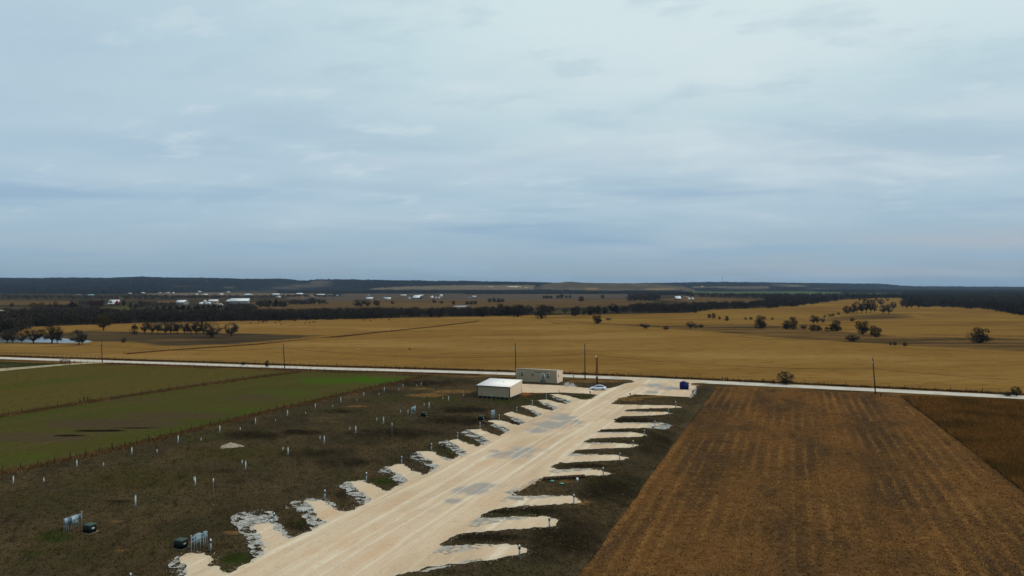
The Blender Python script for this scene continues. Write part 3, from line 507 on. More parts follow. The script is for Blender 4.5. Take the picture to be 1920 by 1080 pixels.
def pipe_stub():
    t = thing('pipe_stub', (0,0,0), 'white pipe stub', 'pipe')
    MB().tube((0,0,0),(0,0,.48),.065,n=8).build('pipe', white_p, t)
    MB().tube((0,0,.48),(0,0,.55),.08,n=8).build('pipe_cap', white_p, t)
    return t
def place_row(proto, rows, group, lab, z=GZ):
    for i, (px, yb, yt) in enumerate(rows):
        o = proto if i == 0 else copy_tree(proto)
        p = P(px, yb, z); o.location = p; hgt = zat(yt, p.y)-z; base = {'power_pedestal':1.46,'service_post':1.22,'pipe_stub':.55}[o.name.split('.')[0]]
        s = hgt/base; o.scale = (min(1.25,max(.9,s)),)*2+(s,); o['label'] = lab(i); o['group'] = group
L_ROW = [(245,1098,1074),(395,1035,1010),(514,981,961),(609,938,918),(687,904,885),(753,871,855),(809,846,831),(858,824,810),(900,805,792),(936,789,777),(969,774,763),(998,761.5,750.5),(1024,749.5,739.5),(1048,738,730.5)]
place_row(power_pedestal(), L_ROW, 'power pedestals along the left bays', lambda i: f'grey power pedestal {"cut by the bottom edge" if i==0 else "beside the near service rack" if i==1 else NTH[i]+" from the camera"} in the left bay row')
R_ROW = [(974,1047,1021),(1030,991,969),(1076,946,926),(1131,893,876),(1162,864,849),(1187,840,825),(1208,818,806),(1228,802,789),(1253,777,766),(1267,766,753)]
place_row(power_pedestal(), R_ROW, 'power pedestals along the right bays', lambda i: f'slim grey power pedestal, {"nearest the camera" if i==0 else NTH[i]+" from the camera" if i<9 else "farthest"}, at the right bay ends')
M_ROW = [(254,948,928),(366,911,894),(460.5,880,864),(540,853,838),(608,831,817),(667,812,798.5),(719,794.5,781.5),(765,778,767.5),(804.5,765,754),(841,752,743)]
place_row(service_post(), M_ROW, 'white service posts in the middle row', lambda i: f'white service post, {"nearest the camera" if i==0 else NTH[i]+" from the camera" if i<9 else "farthest"}, in the row mid-lot')
F_ROW = [(25,907,892),(144,876,862),(247,852,838),(334,830,816.5),(412,811,797.5),(479,795,783.5),(539,780,768.5),(591,766.5,756.5),(639,754.5,744.5),(682,743.5,735),(720.5,734,725.5),(755.5,726.5,719.8),(790,723,716.8)]
place_row(service_post(), F_ROW, 'white service posts along the boundary fence', lambda i: f'white service post, {"leftmost" if i==0 else NTH[i]+" from the left" if i<12 else "farthest"}, in the boundary fence row')
M_ST = [(364,902,894),(454,870,863),(530.5,845,838.5),(600,824,818),(656,806,801),(706.5,789,783.5),(751,774,769),(795,761,756.5),(830.5,749,745),(869,743,739.5)]
place_row(pipe_stub(), M_ST, 'short pipe stubs in the middle row', lambda i: f'short white pipe stub, {"nearest the camera" if i==0 else NTH[i]+" from the camera" if i<9 else "farthest"}, behind the mid-lot posts')
F_ST = [(82,904,896),(194,874,867.5),(294.5,849,842.5),(377,826.5,821),(450.5,807,801.5),(517,790,786),(573,776.5,772.5),(624,763,759),(669,751.5,748.5),(710.5,740.5,737),(747.5,732,728),(781.5,724.5,721)]
place_row(pipe_stub(), F_ST, 'short pipe stubs near the boundary fence', lambda i: f'short white pipe stub, {"leftmost" if i==0 else NTH[i]+" from the left" if i<11 else "farthest"}, in front of the boundary posts')

def thin_lamp():
    t = thing('lamp_post', (0,0,0), '', 'lamp post', -ROT)
    MB().tube((0,0,0),(0,0,3.15),.035,.03).build('pole', grey_m, t)
    MB().box(-.05,.05,-.04,.04,3.15,3.62,.01).build('lamp_head', lampw, t)
    MB().box(-.16,.13,-.06,.06,2.95,3.12,.02).build('junction_box', grey_m, t)
    MB().tube((0,0,0),(0,0,.08),.18,n=10).build('footing', conc, t)
    return t
lp = thin_lamp()
for i, (px, yb, yt, lab) in enumerate([(400,948,897,'slim pole with small white lamp head nearest the camera'),(735,826,793,'slim pole with small white lamp head in mid-lot'),(922,757.5,740,'slim pole with small lamp head in front of the tan shed')]):
    o = lp if i == 0 else copy_tree(lp); o.location = P(px,yb,GZ); o.scale = (1,1,(zat(yt,o.location.y)-GZ)/3.62); o['label'] = lab; o['group'] = 'slim lamp poles on the lot'

# service racks and transformers
def service_rack():
    t = thing('service_rack', (0,0,0), '', 'electrical rack', R(68))   # local +x along the rack (away from camera), boxes face local -y
    for x in (0,.28,.55,1.0,1.55,1.9,2.35): MB().tube((x,0,0),(x,0,1.25 if x in (.28,.55,1.0) else 1.85),.035,n=6).build('leg', grey_l, t)
    for z in (1.28,1.72): MB().box(-.08,2.42,-.03,.03,z,z+.07,.01).build('rail', grey_l, t)
    MB().box(-.05,.36,-.26,-.032,1.1,1.83,.02).build('meter_can', grey_l, t)
    MB().box(.42,.70,-.24,-.032,1.0,1.7,.02).build('disconnect_box', grey_m, t)
    b = MB().box(.78,1.62,-.42,-.032,.88,1.86,.03).build('panel_box', grey_l, t)
    MB().box(1.05,1.08,-.44,-.42,1.2,1.6).build('handle', steel_d, b); MB().tube((1.42,-.45,1.45),(1.42,-.42,1.45),.09,n=10).build('dial', steel_d, b); MB().box(1.2,1.5,-.43,-.42,1.05,1.12).build('warning_plate', white_p, b)
    MB().box(1.78,2.12,-.22,-.032,1.2,1.85,.02).build('meter_can', grey_m, t)
    MB().tube((2.3,-.08,1.85),(2.3,-.08,2.0),.06,n=8).dome((2.3,-.08,2.0),.09,.1).build('conduit_cap', grey_l, t)
    return t
def transformer():
    t = thing('transformer_box', (0,0,0), '', 'transformer', -ROT)
    MB().box(-.68,.74,-.60,.85,0,.08,.04).build('pad', conc, t)
    MB().box(-.6,.6,-.5,.5,.08,1.02,.04).build('cabinet', dkgreen, t)
    MB().box(-.63,.63,-.53,.53,1.02,1.08,.06).build('lid', topgreen, t)  # lid is a lighter green-grey than the cabinet
    MB().box(.602,.612,-.15,.2,.5,.72).build('warning_plate', white_p, t)
    MB().box(-.02,.02,-.515,-.5,.12,.9).build('door_seam', black_p, t)
    return t
rk = service_rack(); tf = transformer()
for i, (a, lab, flip) in enumerate([((120,999.5),'grey electrical rack with panels facing the drive, leftmost near the camera',0),((358,1038),'grey electrical rack seen from behind beside the nearest left bay',1),((771,779.5),'small grey electrical rack far off in the middle row',0),((920,788),'small grey electrical rack far off at the left bay row',1)]):
    o = rk if i == 0 else copy_tree(rk); p = P(*a,GZ); o['label'] = lab; o['group'] = 'electrical racks on the lot'
    if flip: d = Vector((math.cos(R(68)),math.sin(R(68)),0))*2.4; o.location = p+d; o.rotation_euler.z = R(68+180)
    else: o.location = p
    if i > 1: o.scale = (.85,1,1.1)
for i, (a, lab) in enumerate([((168,998.5),'dark green transformer box right of the leftmost electrical rack'),((339,1028),'dark green transformer box left of the rack at the nearest bay'),((795,781.5),'dark transformer box far off in the middle row'),((902,788.5),'dark transformer box far off behind the left bay posts')]):
    o = tf if i == 0 else copy_tree(tf); o.location = P(*a,GZ); o['label'] = lab; o['group'] = 'transformer boxes on the lot'

# ------------------------------------------------------------------ buildings of the camp
def rib_wall(mb, x0, y0, x1, y1, z0, zt0, zt1, pitch=.3, d=.03):
    """ribbed sheet wall from (x0,y0) to (x1,y1), outside on the right-hand side of that direction"""
    L = math.hypot(x1-x0,y1-y0); ux, uy = (x1-x0)/L, (y1-y0)/L; nx, ny = uy, -ux; n = int(L/pitch); vs = []; pts = []
    for i in range(n):
        for f, o in ((0,0),(.62,0),(.7,1),(.92,1)): pts.append(((i+f)/n*L, o*d))
    pts.append((L,0))
    for s, o in pts:
        x = x0+ux*s+nx*o; y = y0+uy*s+ny*o; vs += [(x,y,z0),(x,y,zt0+(zt1-zt0)*s/L)]
    mb.add(vs, [[2*i,2*i+2,2*i+3,2*i+1] for i in range(len(pts)-1)])
C1 = P(955.7,749.5,GZ)
sh = thing('metal_shed', C1, 'tan metal shed raised on short piers with white sloping roof', 'shed', -ROT)
W, D = 9.7, 9.0; zf, zb, z0 = 3.42, 4.15, .62
m = MB(); rib_wall(m,-W,0,0,0,z0,zf,zf,.4,.06); rib_wall(m,0,D,-W,D,z0,zb,zb); rib_wall(m,-W,D,-W,0,z0,zb,zf); m.build('wall', tan_wall, sh)
m = MB(); rib_wall(m,0,0,0,D,z0,zf,zb,.3,.02); m.build('wall', trim_sunlit_wall, sh)  # right wall: same siding, sunlit side painted in as a paler tan
m = MB(); a, b = -W-.25, .2
m.add([(a,-.25,zf-.0),(b,-.25,zf-.0),(b,D+.2,zb+.06),(a,D+.2,zb+.06),(a,-.25,zf+.09),(b,-.25,zf+.09),(b,D+.2,zb+.15),(a,D+.2,zb+.15)], [[0,3,2,1],[4,5,6,7],[0,1,5,4],[1,2,6,5],[2,3,7,6],[3,0,4,7]])
for i in range(1,16):
    x = a+(b-a)*i/16; m.add([(x-.02,-.25,zf+.092),(x+.02,-.25,zf+.092),(x+.02,D+.2,zb+.152),(x-.02,D+.2,zb+.152),(x,-.25,zf+.125),(x,D+.2,zb+.185)], [[0,1,4],[3,5,2],[0,4,5,3],[1,2,5,4]])
rf = m.build('roof', white_roof, sh); MB().tube((-3.6,4.4,3.8),(-3.6,4.4,4.35),.06,n=8).build('vent_pipe', grey_m, rf)
MB().box(-W-.24,.19,-.28,-.252,zf-.1,zf+.06).build('gutter', brown_trim, sh)
for x, y in ((-W,0),(0,0),(-W,D),(0,D)): MB().box(x-.1,x+.1,y-.1,y+.1,z0-.02,(zf if y==0 else zb)-.05).build('corner_trim', brown_trim if y == 0 else trim_sunlit_wall, sh)
MB().box(-W+.05,-.05,.06,D-.06,z0-.28,z0-.02).build('floor_frame', steel_d, sh)
for x in np.linspace(-W+.3,-.3,8):
    for y in (.2,D/2,D-.2): MB().box(x-.14,x+.14,y-.14,y+.14,0,z0-.28).build('pier', conc, sh)
for y in np.linspace(1.4,D-1.4,5): MB().box(-.3,-.02,y-.14,y+.14,0,z0-.28).build('pier', conc, sh)
MB().box(-W+1.2,-W+1.6,-.06,-.032,1.1,1.35).build('junction_box', brown_trim, sh)
C2 = P(1044.2,719.8,.14)
of = thing('office_cabin', C2, 'long tan office cabin with flat front, white door and small windows', 'cabin', R(-23))
W, D, zf, zb, z0 = 13.9, 5.6, 4.25, 3.55, .15
m = MB(); rib_wall(m,-W,0,0,0,z0,zf,zf,.25,.02); rib_wall(m,0,D,-W,D,z0,zb,zb,.25,.02); rib_wall(m,-W,D,-W,0,z0,zb,zf,.25,.02); m.build('wall', tan_wall, of)
m = MB(); rib_wall(m,0,0,0,D,z0,zf,zb,.25,.02); m.build('wall', trim_sunlit_wall, of)  # right end wall gets the paler colour too, sunlight put into the paint
m = MB(); a, b = -W-.1,.1
m.add([(a,-.12,zf+.02),(b,-.12,zf+.02),(b,D+.15,zb+.02),(a,D+.15,zb+.02),(a,-.12,zf+.17),(b,-.12,zf+.17),(b,D+.15,zb+.14),(a,D+.15,zb+.14)], [[0,3,2,1],[4,5,6,7],[0,1,5,4],[1,2,6,5],[2,3,7,6],[3,0,4,7]]); m.build('roof', white_roof, of)
for x in (-W,0): MB().box(x-.06,x+.06,-.05,.03,z0,zf).build('corner_trim', trim_sunlit_wall, of)
MB().box(-W+.05,-.05,.06,D-.06,0,z0).build('skirt', brown_trim, of)
def window(x, z, w, h):
    f = MB().box(x-w/2,x+w/2,-.075,-.022,z,z+h); f = f.build('window', white_p, of)
    MB().box(x-w/2+.12,x+w/2-.12,-.085,-.076,z+.1,z+h/2-.06).build('pane', glass_d, f); MB().box(x-w/2+.12,x+w/2-.12,-.085,-.076,z+h/2+.06,z+h-.1).build('pane', glass_d, f)
window(-11.85,2.0,1.0,1.35); window(-8.2,2.2,.9,1.1); window(-2.9,1.75,1.05,1.4)
d = MB().box(-5.2,-4.1,-.075,-.022,1.05,3.25).build('door', white_p, of); MB().box(-4.88,-4.42,-.085,-.076,1.5,3.0).build('pane', glass_d, d); MB().tube((-4.22,-.14,2.1),(-4.22,-.08,2.1),.04).build('handle', steel_d, d)
for k in range(3): MB().box(-5.25,-4.05,-.4-.32*k,-.1-.32*k-(0 if k else -.03),0,1.0-.32*k).build('step', steel_d, of)
MB().box(-7.9,-3.3,-.14,-.022,3.42,3.5).build('light_rail', brown_trim, of)
MB().box(.022,.06,1.0,1.6,1.95,2.8).build('window', brown_trim, of)

# ------------------------------------------------------------------ sedan
def sedan():
    p = P(1121.3,731,.225); t = thing('parked_sedan', p, 'silver white sedan parked on the gravel drive facing left', 'car', R(180-7))
    body = pmat('silver_paint', lin(196,204,220), .25, .6, .15, var=.08, scale=.7)
    def loft(st):      # st: x, z0, z1, half width bottom, half width top
        vs = []; fs = []; n = 8
        for x, a, b, hb, ht in st:
            h = b-a; vs += [(x,-hb*.96,a),(x,-hb,a+h*.35),(x,-hb,a+h*.7),(x,-ht,b),(x,ht,b),(x,hb,a+h*.7),(x,hb,a+h*.35),(x,hb*.96,a)]
        for i in range(len(st)-1):
            for j in range(n): fs.append([i*n+j,i*n+(j+1)%n,(i+1)*n+(j+1)%n,(i+1)*n+j])
        fs += [list(range(n))[::-1],[(len(st)-1)*n+j for j in range(n)]]; return vs, fs
    lower = [(-2.42,.42,.78,.72,.62),(-2.36,.26,.95,.84,.74),(-2.0,.2,1.02,.9,.8),(-1.1,.18,1.0,.91,.82),(0,.18,.97,.91,.83),(.95,.18,.95,.91,.82),(1.6,.19,.86,.9,.78),(2.15,.22,.74,.86,.7),(2.38,.3,.62,.72,.58)]
    vs, fs = loft(lower); b_ = MB().add(vs, fs).build('body', body, t, False)
    cab = [(-1.95,.95,1.02,.72,.66),(-1.15,.95,1.38,.8,.60),(-.6,.95,1.45,.82,.62),(.15,.95,1.44,.82,.61),(.45,.94,1.36,.81,.60),(1.15,.9,.97,.76,.68)]
    vs, fs = loft(cab); MB().add(vs, fs).build('window_glass', glass_d, t)
    MB().add(*loft([(-1.25,1.36,1.40,.61,.55),(-.6,1.43,1.475,.63,.56),(.15,1.42,1.465,.62,.55),(.4,1.36,1.40,.6,.54)])).build('roof', body, t)
    for s in (-1,1):
        MB().tube((-1.95,s*.72,1.0),(-1.2,s*.61,1.38),.06,n=5).tube((-.35,s*.82,.96),(-.3,s*.63,1.43),.045,n=5).tube((1.15,s*.75,.93),(.42,s*.61,1.38),.05,n=5).build('pillar', body, t)
        MB().box(.72,.92,s*.98-.1,s*.98+.1,.95,1.08,.03).build('mirror', body, t)
        MB().box(2.18,2.36,s*.62-.14,s*.62+.14,.52,.66,.04).build('headlight', lampw, t)
        MB().box(-2.43,-2.28,s*.66-.14,s*.66+.14,.68,.86,.04).build('taillight', pmat('red_lens', lin(120,14,14), .3, .5), t)
        for x in (-1.4,1.42):
            wv = MB().tube((x,s*.74,.33),(x,s*.93,.33),.33,n=16).build('tyre', black_p, t); MB().tube((x,s*.90,.33),(x,s*.94,.33),.21,n=10).build('rim', grey_l, wv)
    MB().box(-2.46,-2.40,-.26,.26,.5,.62).build('number_plate', white_p, t)
    MB().box(2.3,2.4,-.4,.4,.36,.5).build('grille', black_p, t)
sedan()

# ------------------------------------------------------------------ blue dumpster
p = P(1283,729.8,.225); du = thing('steel_dumpster', p, 'dark blue steel dumpster standing on the gravel pad', 'dumpster', R(-14))
m = MB(); q = [(-1.3,.12),(-1.32,1.85),(-.35,2.28),(.6,2.12),(1.3,1.8),(1.28,.12)]
vs = [(x,-.8,z) for x,z in q]+[(x,.85,z) for x,z in q]; n = 6
m.add(vs, [list(range(n))[::-1],[n+i for i in range(n)]]+[[i,(i+1)%n,n+(i+1)%n,n+i] for i in range(n)]); m.build('container', blue_p, du)
for x in (-1.1,-.55,0,.55,1.1): MB().box(x-.05,x+.05,-.87,-.8,.15,1.8).build('rib', blue_p, du)
MB().add([(-1.4,-.86,1.87),(-.37,-.86,2.31),(-.37,.9,2.31),(-1.4,.9,1.87),(-1.4,-.86,1.93),(-.37,-.86,2.37),(-.37,.9,2.37),(-1.4,.9,1.93)], [[0,3,2,1],[4,5,6,7],[0,1,5,4],[1,2,6,5],[2,3,7,6],[3,0,4,7]]).build('lid', blue_d, du)
MB().add([(-.33,-.86,2.31),(1.4,-.86,1.8),(1.4,.9,1.8),(-.33,.9,2.31),(-.33,-.86,2.37),(1.4,-.86,1.86),(1.4,.9,1.86),(-.33,.9,2.37)], [[0,3,2,1],[4,5,6,7],[0,1,5,4],[1,2,6,5],[2,3,7,6],[3,0,4,7]]).build('lid', blue_d, du)
for s in (-1,1): MB().box(s*1.38-.06,s*1.38+.06,-.5,.55,.9,1.15).build('fork_pocket', blue_p, du)
for x in (-1.0,1.0): MB().box(x-.1,x+.1,-.6,.6,0,.12).build('skid', steel_d, du)

# ------------------------------------------------------------------ orange ladder tower, utility poles and wires
p = P(1119.3,721.5,GZ); tw = thing('ladder_tower', p, 'narrow orange ladder-like steel tower behind the sedan', 'tower', R(-10)); hh = zat(668.5,p.y)-GZ
for s in (-1,1): MB().box(s*.27-.07,s*.27+.07,-.07,.07,0,hh-(.25 if s < 0 else 0)).build('rail', orange_p, tw)
MB().box(-.2,.2,.08,.12,.1,hh-.3).build('back_plate', pmat('rust_plate', lin(120,56,26), .8), tw)
rung_m = pmat('pale_rung', lin(190,150,104), .6)
for k in range(14):
    z = .5+k*(hh-1.1)/13; MB().box(-.1,.2,-.05,.05,z,z+.11).build('rung', rung_m, tw)
MB().tube((-.27,0,hh-.25),(-.27,0,hh),.1).dome((-.27,0,hh),.2,.22).build('lamp', lampw, tw, True)
MB().box(-.16,.16,-.16,-.08,2.2,2.9,.03).build('meter_box', pmat('lilac_grey', lin(190,180,200), .5), tw)
POLES = [((192,680.3),(190,640),'leftmost'),((534,691.5),(531,644.5),'second from left, standing before the gold field'),((967.6,708),(966,643.5),'behind the left end of the office cabin'),((1097,712),(1096.2,645),'right of the office cabin'),((1641.5,738.5),(1636.4,671),'leaning left beside the mown field corner')]
tops = []
for i, (a, b, lab) in enumerate(POLES):
    p = P(*a, .12); top = Vector(((b[0]-960)*p.y/F, p.y, zat(b[1],p.y))); d = (top-p)
    t = thing('utility_pole', p, f'dark wooden utility pole {lab}', 'utility pole', group='utility poles along the county road')
    MB().tube((0,0,0), d, .19, .13, n=8).build('pole', wood_pole, t)
    k = d*.86; MB().tube((k.x-.28,k.y-.12,k.z-.36),(k.x-.28,k.y-.12,k.z+.36),.15,n=10).dome((k.x-.28,k.y-.12,k.z+.36),.15,.06).build('transformer_can', grey_l, t)
    k2 = d*.78; MB().box(k2.x-.34,k2.x+.02,k2.y-.15,k2.y-.05,k2.z-.05,k2.z+.05).build('bracket', steel_d, t)
    MB().tube((d.x,d.y,d.z),(d.x,d.y,d.z+.28),.06,n=6).build('insulator', grey_m, t)
    ky = P(0,712,0).y
    za = {0:.8,1:.85,2:.62,3:.735,4:.70}[i]; tops.append(p+d*za+Vector((0,-.16,0)))
    MB().tube((d.x*za,d.y*za-.2,d.z*za),(d.x*za,d.y*za-.05,d.z*za),.05,n=6).build('insulator', grey_m, t)
def cable(name, a, b, sag, lab, n=24, r=.05):
    m = MB(); pr = None
    for k in range(n+1):
        s = k/n; q = a.lerp(b,s); q.z -= sag*4*s*(1-s)
        if pr is not None: m.tube(pr, q, r, n=4, cap=False)
        pr = q
    o = m.build(name, black_p); return tag(o, lab, 'power line', 'power lines between the utility poles')
endR = Vector((190,168,7.2)); endL = Vector((-330,318,7))
for i, (a, b, s, lab) in enumerate([(endL,tops[0],1.6,'thin dark power line from the leftmost pole out of view left'),(tops[0],tops[1],1.6,'thin dark power line between the two left-hand utility poles'),(tops[1],tops[2],1.6,'thin dark power line from the second pole to the cabin pole'),(tops[2],tops[3],.25,'thin dark power line above the office cabin'),(tops[3],tops[4],1.5,'long sagging power line crossing in front of the gold field'),(tops[4],endR,1.6,'sagging power line from the leaning pole out of view right')]):
    cable('power_line', a, b, s, lab)
for nm, e in (('right',endR),('left',endL)):
    t = thing('utility_pole', (e.x,e.y,.1), f'dark wooden utility pole carrying the line beyond the {nm} edge', 'utility pole', group='utility poles along the county road'); MB().tube((0,.15,0),(0,.15,9.5),.18,.13,n=8).build('pole', wood_pole, t)

# ------------------------------------------------------------------ small things on the lot
def sign_post(px, yb, yt, lab, z=GZ, hw=.22, name='sign_post'):
    p = P(px,yb,z); h = zat(yt,p.y)-z; t = thing(name, p, lab, 'sign')
    MB().tube((0,0,0),(0,0,h*.7),.06,n=6).build('post', wood_pole, t); MB().box(-hw,hw,-.12,.12,h*.6,h,.04).build('sign_head', black_p, t)
sign_post(1106.5,740.2,733.5,'small dark post with a square head on the grass island below the car',hw=.2)
sign_post(1181.6,743.5,737.3,'small dark post with a square head right of the drive entrance',hw=.2)
p = P(1075.4,711,.14); t = thing('mailbox', p, 'dark mailbox on a post beside the road right of the cabin', 'mailbox'); MB().box(-.06,.06,-.06,.06,0,.95).build('post', wood_pole, t); MB().box(-.17,.17,-.3,.3,.95,1.15).dome((0,0,1.13),.2,.12).build('box', black_p, t)
p = P(1171.5,713.5,.14); t = thing('marker_stake', p, 'thin pale stake at the road edge by the drive mouth', 'stake'); MB().tube((0,0,0),(0,0,.75),.05,n=6).build('stake', trim_sunlit_wall, t); MB().box(-.07,.07,-.03,.03,.6,.8).build('reflector', lampw, t)
def log(a, b, r, lab, mat):
    A = P(*a,.23); B = P(*b,.23); m = MB(); n = 10; r_ = random.Random(5)
    for k in range(n):
        u = A.lerp(B,k/n); v = A.lerp(B,(k+1)/n); m.tube(u+Vector((0,0,r*.8)), v+Vector((0,0,r*.8)), r*(.95+.1*r_.random()), r*(.95+.1*r_.random()), n=8, cap=True)
    tag(m.build('timber_kerb', mat), lab, 'timber', 'timber kerbs at the right bays')
log((971,923),(1008,901),.2,'pale peeled timber lying along the drive edge', pmat('pale_timber', lin(178,154,128), .9, .1, scale=5))
log((1019,899.6),(1096,894.6),.26,'dark timber edging the fourth right-hand bay', pmat('dark_timber', lin(70,54,42), .9, .1, scale=5))
def septic(px, py, lab):
    t = thing('septic_lid', P(px,py,GZ), lab, 'septic lid', group='green septic lids'); MB().tube((0,0,0),(0,0,.18),.33,n=14).build('riser', dkgreen, t); MB().dome((0,0,.18),.36,.1,14,3).build('lid', pmat('teal_lid', lin(70,140,110), .5), t)
septic(1035.5,903.5,'round green septic lid close to the dark timber'); septic(1053.5,908.5,'round green septic lid farther from the dark timber')
p = P(1082.5,906,GZ); t = thing('hydrant_riser', p, 'small white water riser with round head beside the green lids', 'riser'); MB().tube((0,0,0),(0,0,.75),.09,n=8).build('pipe', grey_l, t); MB().tube((0,0,.5),(0,0,.75),.18,n=10).dome((0,0,.75),.18,.14).build('valve_head', lampw, t)
def heap(px, pyb, w, h, lab, mat, seed, z=GZ):
    p = P(px,pyb,z); r = np.random.default_rng(seed); n = 24; rr = 8; V = []; Fc = []
    for j in range(rr+1):
        t = j/rr
        for i in range(n):
            a = 2*math.pi*i/n; rad = w*(1-t)*(1+.18*math.sin(3*a+1)+.08*r.normal()*(1-t)); V.append((rad*math.cos(a), rad*.8*math.sin(a), h*(t**1.15)+.05*r.normal()*(t < .95)*(t > 0)))
    for j in range(rr):
        for i in range(n): Fc.append([j*n+i,j*n+(i+1)%n,(j+1)*n+(i+1)%n,(j+1)*n+i])
    o = mesh_np('gravel_heap', np.array(V), Fc, mat); o.location = p; tag(o, lab, 'gravel heap')
heap(432,837,2.1,.78,'small pale gravel heap on the dark soil left of centre', gmat('heap_gravel', lin(150,140,122), [dict(col=lin(124,114,98),scale=2,lo=.42,hi=.62),dict(col=lin(178,168,150),scale=5,lo=.55,hi=.7)], bump=(6,.6,.05)), 3)
heap(1067,724,2.3,.28,'low pale rubble heap between the cabin and the sedan', sm, 4)

# ------------------------------------------------------------------ fences
def fence(name, pl, step, h, label, mat=post_w, rails=0, wires=3, z=.12, r=.06, group=None, maxn=98, rail_r=.05):
    p = Pn(pl); seg = np.hypot(*(p[1:]-p[:-1]).T); L = seg.sum(); cum = np.concatenate([[0],np.cumsum(seg)]); n = min(maxn, int(L/step)+1)
    t = thing(name, (p[0,0],p[0,1],z), label, 'fence', group=group); o = Vector((p[0,0],p[0,1],0)); r_ = random.Random(len(pl)*7+n); pts = []
    for k in range(n):
        s = min(L*k/(n-1), L-1e-6); i = int(np.searchsorted(cum, s, 'right')-1); u = (s-cum[i])/seg[i]; q = p[i]*(1-u)+p[i+1]*u; q = Vector((*q,0))-o; pts.append(q)
        hh_ = h*(1+(r_.random()-.5)*(.35 if not rails else .05)); rr = r*(1.6 if k%9 == 0 else 1)
        MB().tube(q, q+Vector(((r_.random()-.5)*.1,0,hh_)), rr, rr*.9, n=5).build('post', mat, t)
    for k in range(wires):
        m = MB(); zz_ = h*(.92-.26*k)
        for a, b in zip(pts[:-1], pts[1:]): m.tube(a+Vector((0,0,zz_)), b+Vector((0,0,zz_)), .012, n=3, cap=False)
        m.build('wire', wire_m, t)
    for k in range(rails):
        m = MB(); zz_ = h*(.97-.3*k)
        for a, b in zip(pts[:-1], pts[1:]): m.tube(a+Vector((0,0,zz_)), b+Vector((0,0,zz_)), rail_r, n=5, cap=False)
        m.build('rail', mat, t)
    return t
up_ = lambda x0,x1,dy: [(x,y-dy) for x,y in ROAD_UP if x0 <= x <= x1]
fence('wire_fence', up_(200,2400,2.0), 3.6, 1.25, 'post and wire fence between the county road and the gold field')
fence('pipe_fence', [(-200,661),(0,666.5),(100,669.8),(188,673.2)], 2.6, 1.45, 'dark pipe rail fence beyond the road at the far left', steel_d, rails=2, wires=0, r=.07)
fence('wire_fence', [(140,681.5),(200,683),(400,689.6),(560,694.8),(700,700.5),(800,705.2)], 2.9, 1.15, 'post and wire fence between the road and the olive wheat field', z=.05)
fence('wire_fence', FC, 3.0, 1.15, 'post and wire fence dividing the two wheat fields', z=.05)
fence('wire_fence', FD, 2.7, 1.25, 'boundary fence between green wheat and the dark camp lot')
fence('wire_fence', [(-150,703),(0,690.5),(60,684.5),(112,680.5)], 2.6, 1.3, 'fence along the ranch track left of the entry gate', z=.05)
fence('wire_fence', [(232,663.5),(330,656),(480,646),(630,631.5),(700,624.5),(800,614.5),(893,603.3)], 7, 1.4, 'weathered fence along the diagonal bank in the gold field', wires=2)
fence('wire_fence', [(1600,631.5),(1700,632),(1920,633.5),(2200,640)], 6, 1.4, 'distant fence across the rough pasture at right', wires=2, z=.2)
fence('wire_fence', [(1310,598),(1420,600.5),(1500,601),(1560,597)], 8, 1.5, 'distant fence below the olive pasture near the field trees', wires=2, z=.2)
# H-braces and lone posts
def brace(px, yb, w, h, lab):
    t = thing('fence_brace', P(px,yb,.12), lab, 'fence brace', R(-22))
    for x in (-w/2,w/2): MB().tube((x,0,0),(x,0,h),.13,.12,n=7).build('post', post_w, t)
    MB().tube((-w/2,0,h*.62),(w/2,0,h*.62),.06,n=6).build('rail', post_w, t)
brace(1359,714.2,1.6,1.35,'wooden H brace in the roadside fence left of the bush')
brace(161,751.6,1.5,1.15,'wooden brace in the fence between the wheat fields')
brace(896,603.6,2.2,1.8,'tiny wooden brace at the upper end of the diagonal bank')
for px, yb, h, lab in ((1430,716.5,1.25,'single thick wooden post in the fence left of the roadside bush'),(748.5,693.2,1.25,'single dark wooden post beyond the road, left of the shed'),(1068.5,702.6,1.35,'tall thin dark post beyond the road behind the cabin'),(1652,744,1.1,'grey stub post below the road near the leaning pole')):
    t = thing('fence_post', P(px,yb,.12), lab, 'post'); MB().tube((0,0,0),(0,0,h),.14,.12,n=7).build('post', post_w, t); MB().dome((0,0,h),.12,.05,7,2).build('post_top', post_w, t)
# ranch entry gate
g = thing('entry_gate', P(131,683.2,.13), 'dark steel ranch entry gate with two peaked leaves', 'gate'); o0 = P(131,683.2,.13); lft = P(114,682,.13)-o0; mid = lft*.5
for q, h, r in ((Vector((0,0,0)),2.3,.16),(lft,2.0,.13),(mid,1.9,.08)): MB().tube(q,q+Vector((0,0,h)),r,n=8).build('gate_post', steel_d, g)
for a, b in ((Vector((0,0,0)),mid),(lft,mid)):
    m = MB(); m.tube(a+Vector((0,0,.3)),b+Vector((0,0,.3)),.05,n=5); m.tube(a+Vector((0,0,1.3)),b+Vector((0,0,2.3)),.09,n=5); m.tube(a+Vector((0,0,1.1)),b+Vector((0,0,1.7)),.07,n=5); m.tube(a+Vector((0,0,.8)),b+Vector((0,0,.8)),.05,n=5)
    for k in range(1,9): u = a.lerp(b,k/9); m.tube(u+Vector((0,0,.3)),u+Vector((0,0,1.3+k/9)),.035,n=4)
    m.build('gate_leaf', steel_d, g)

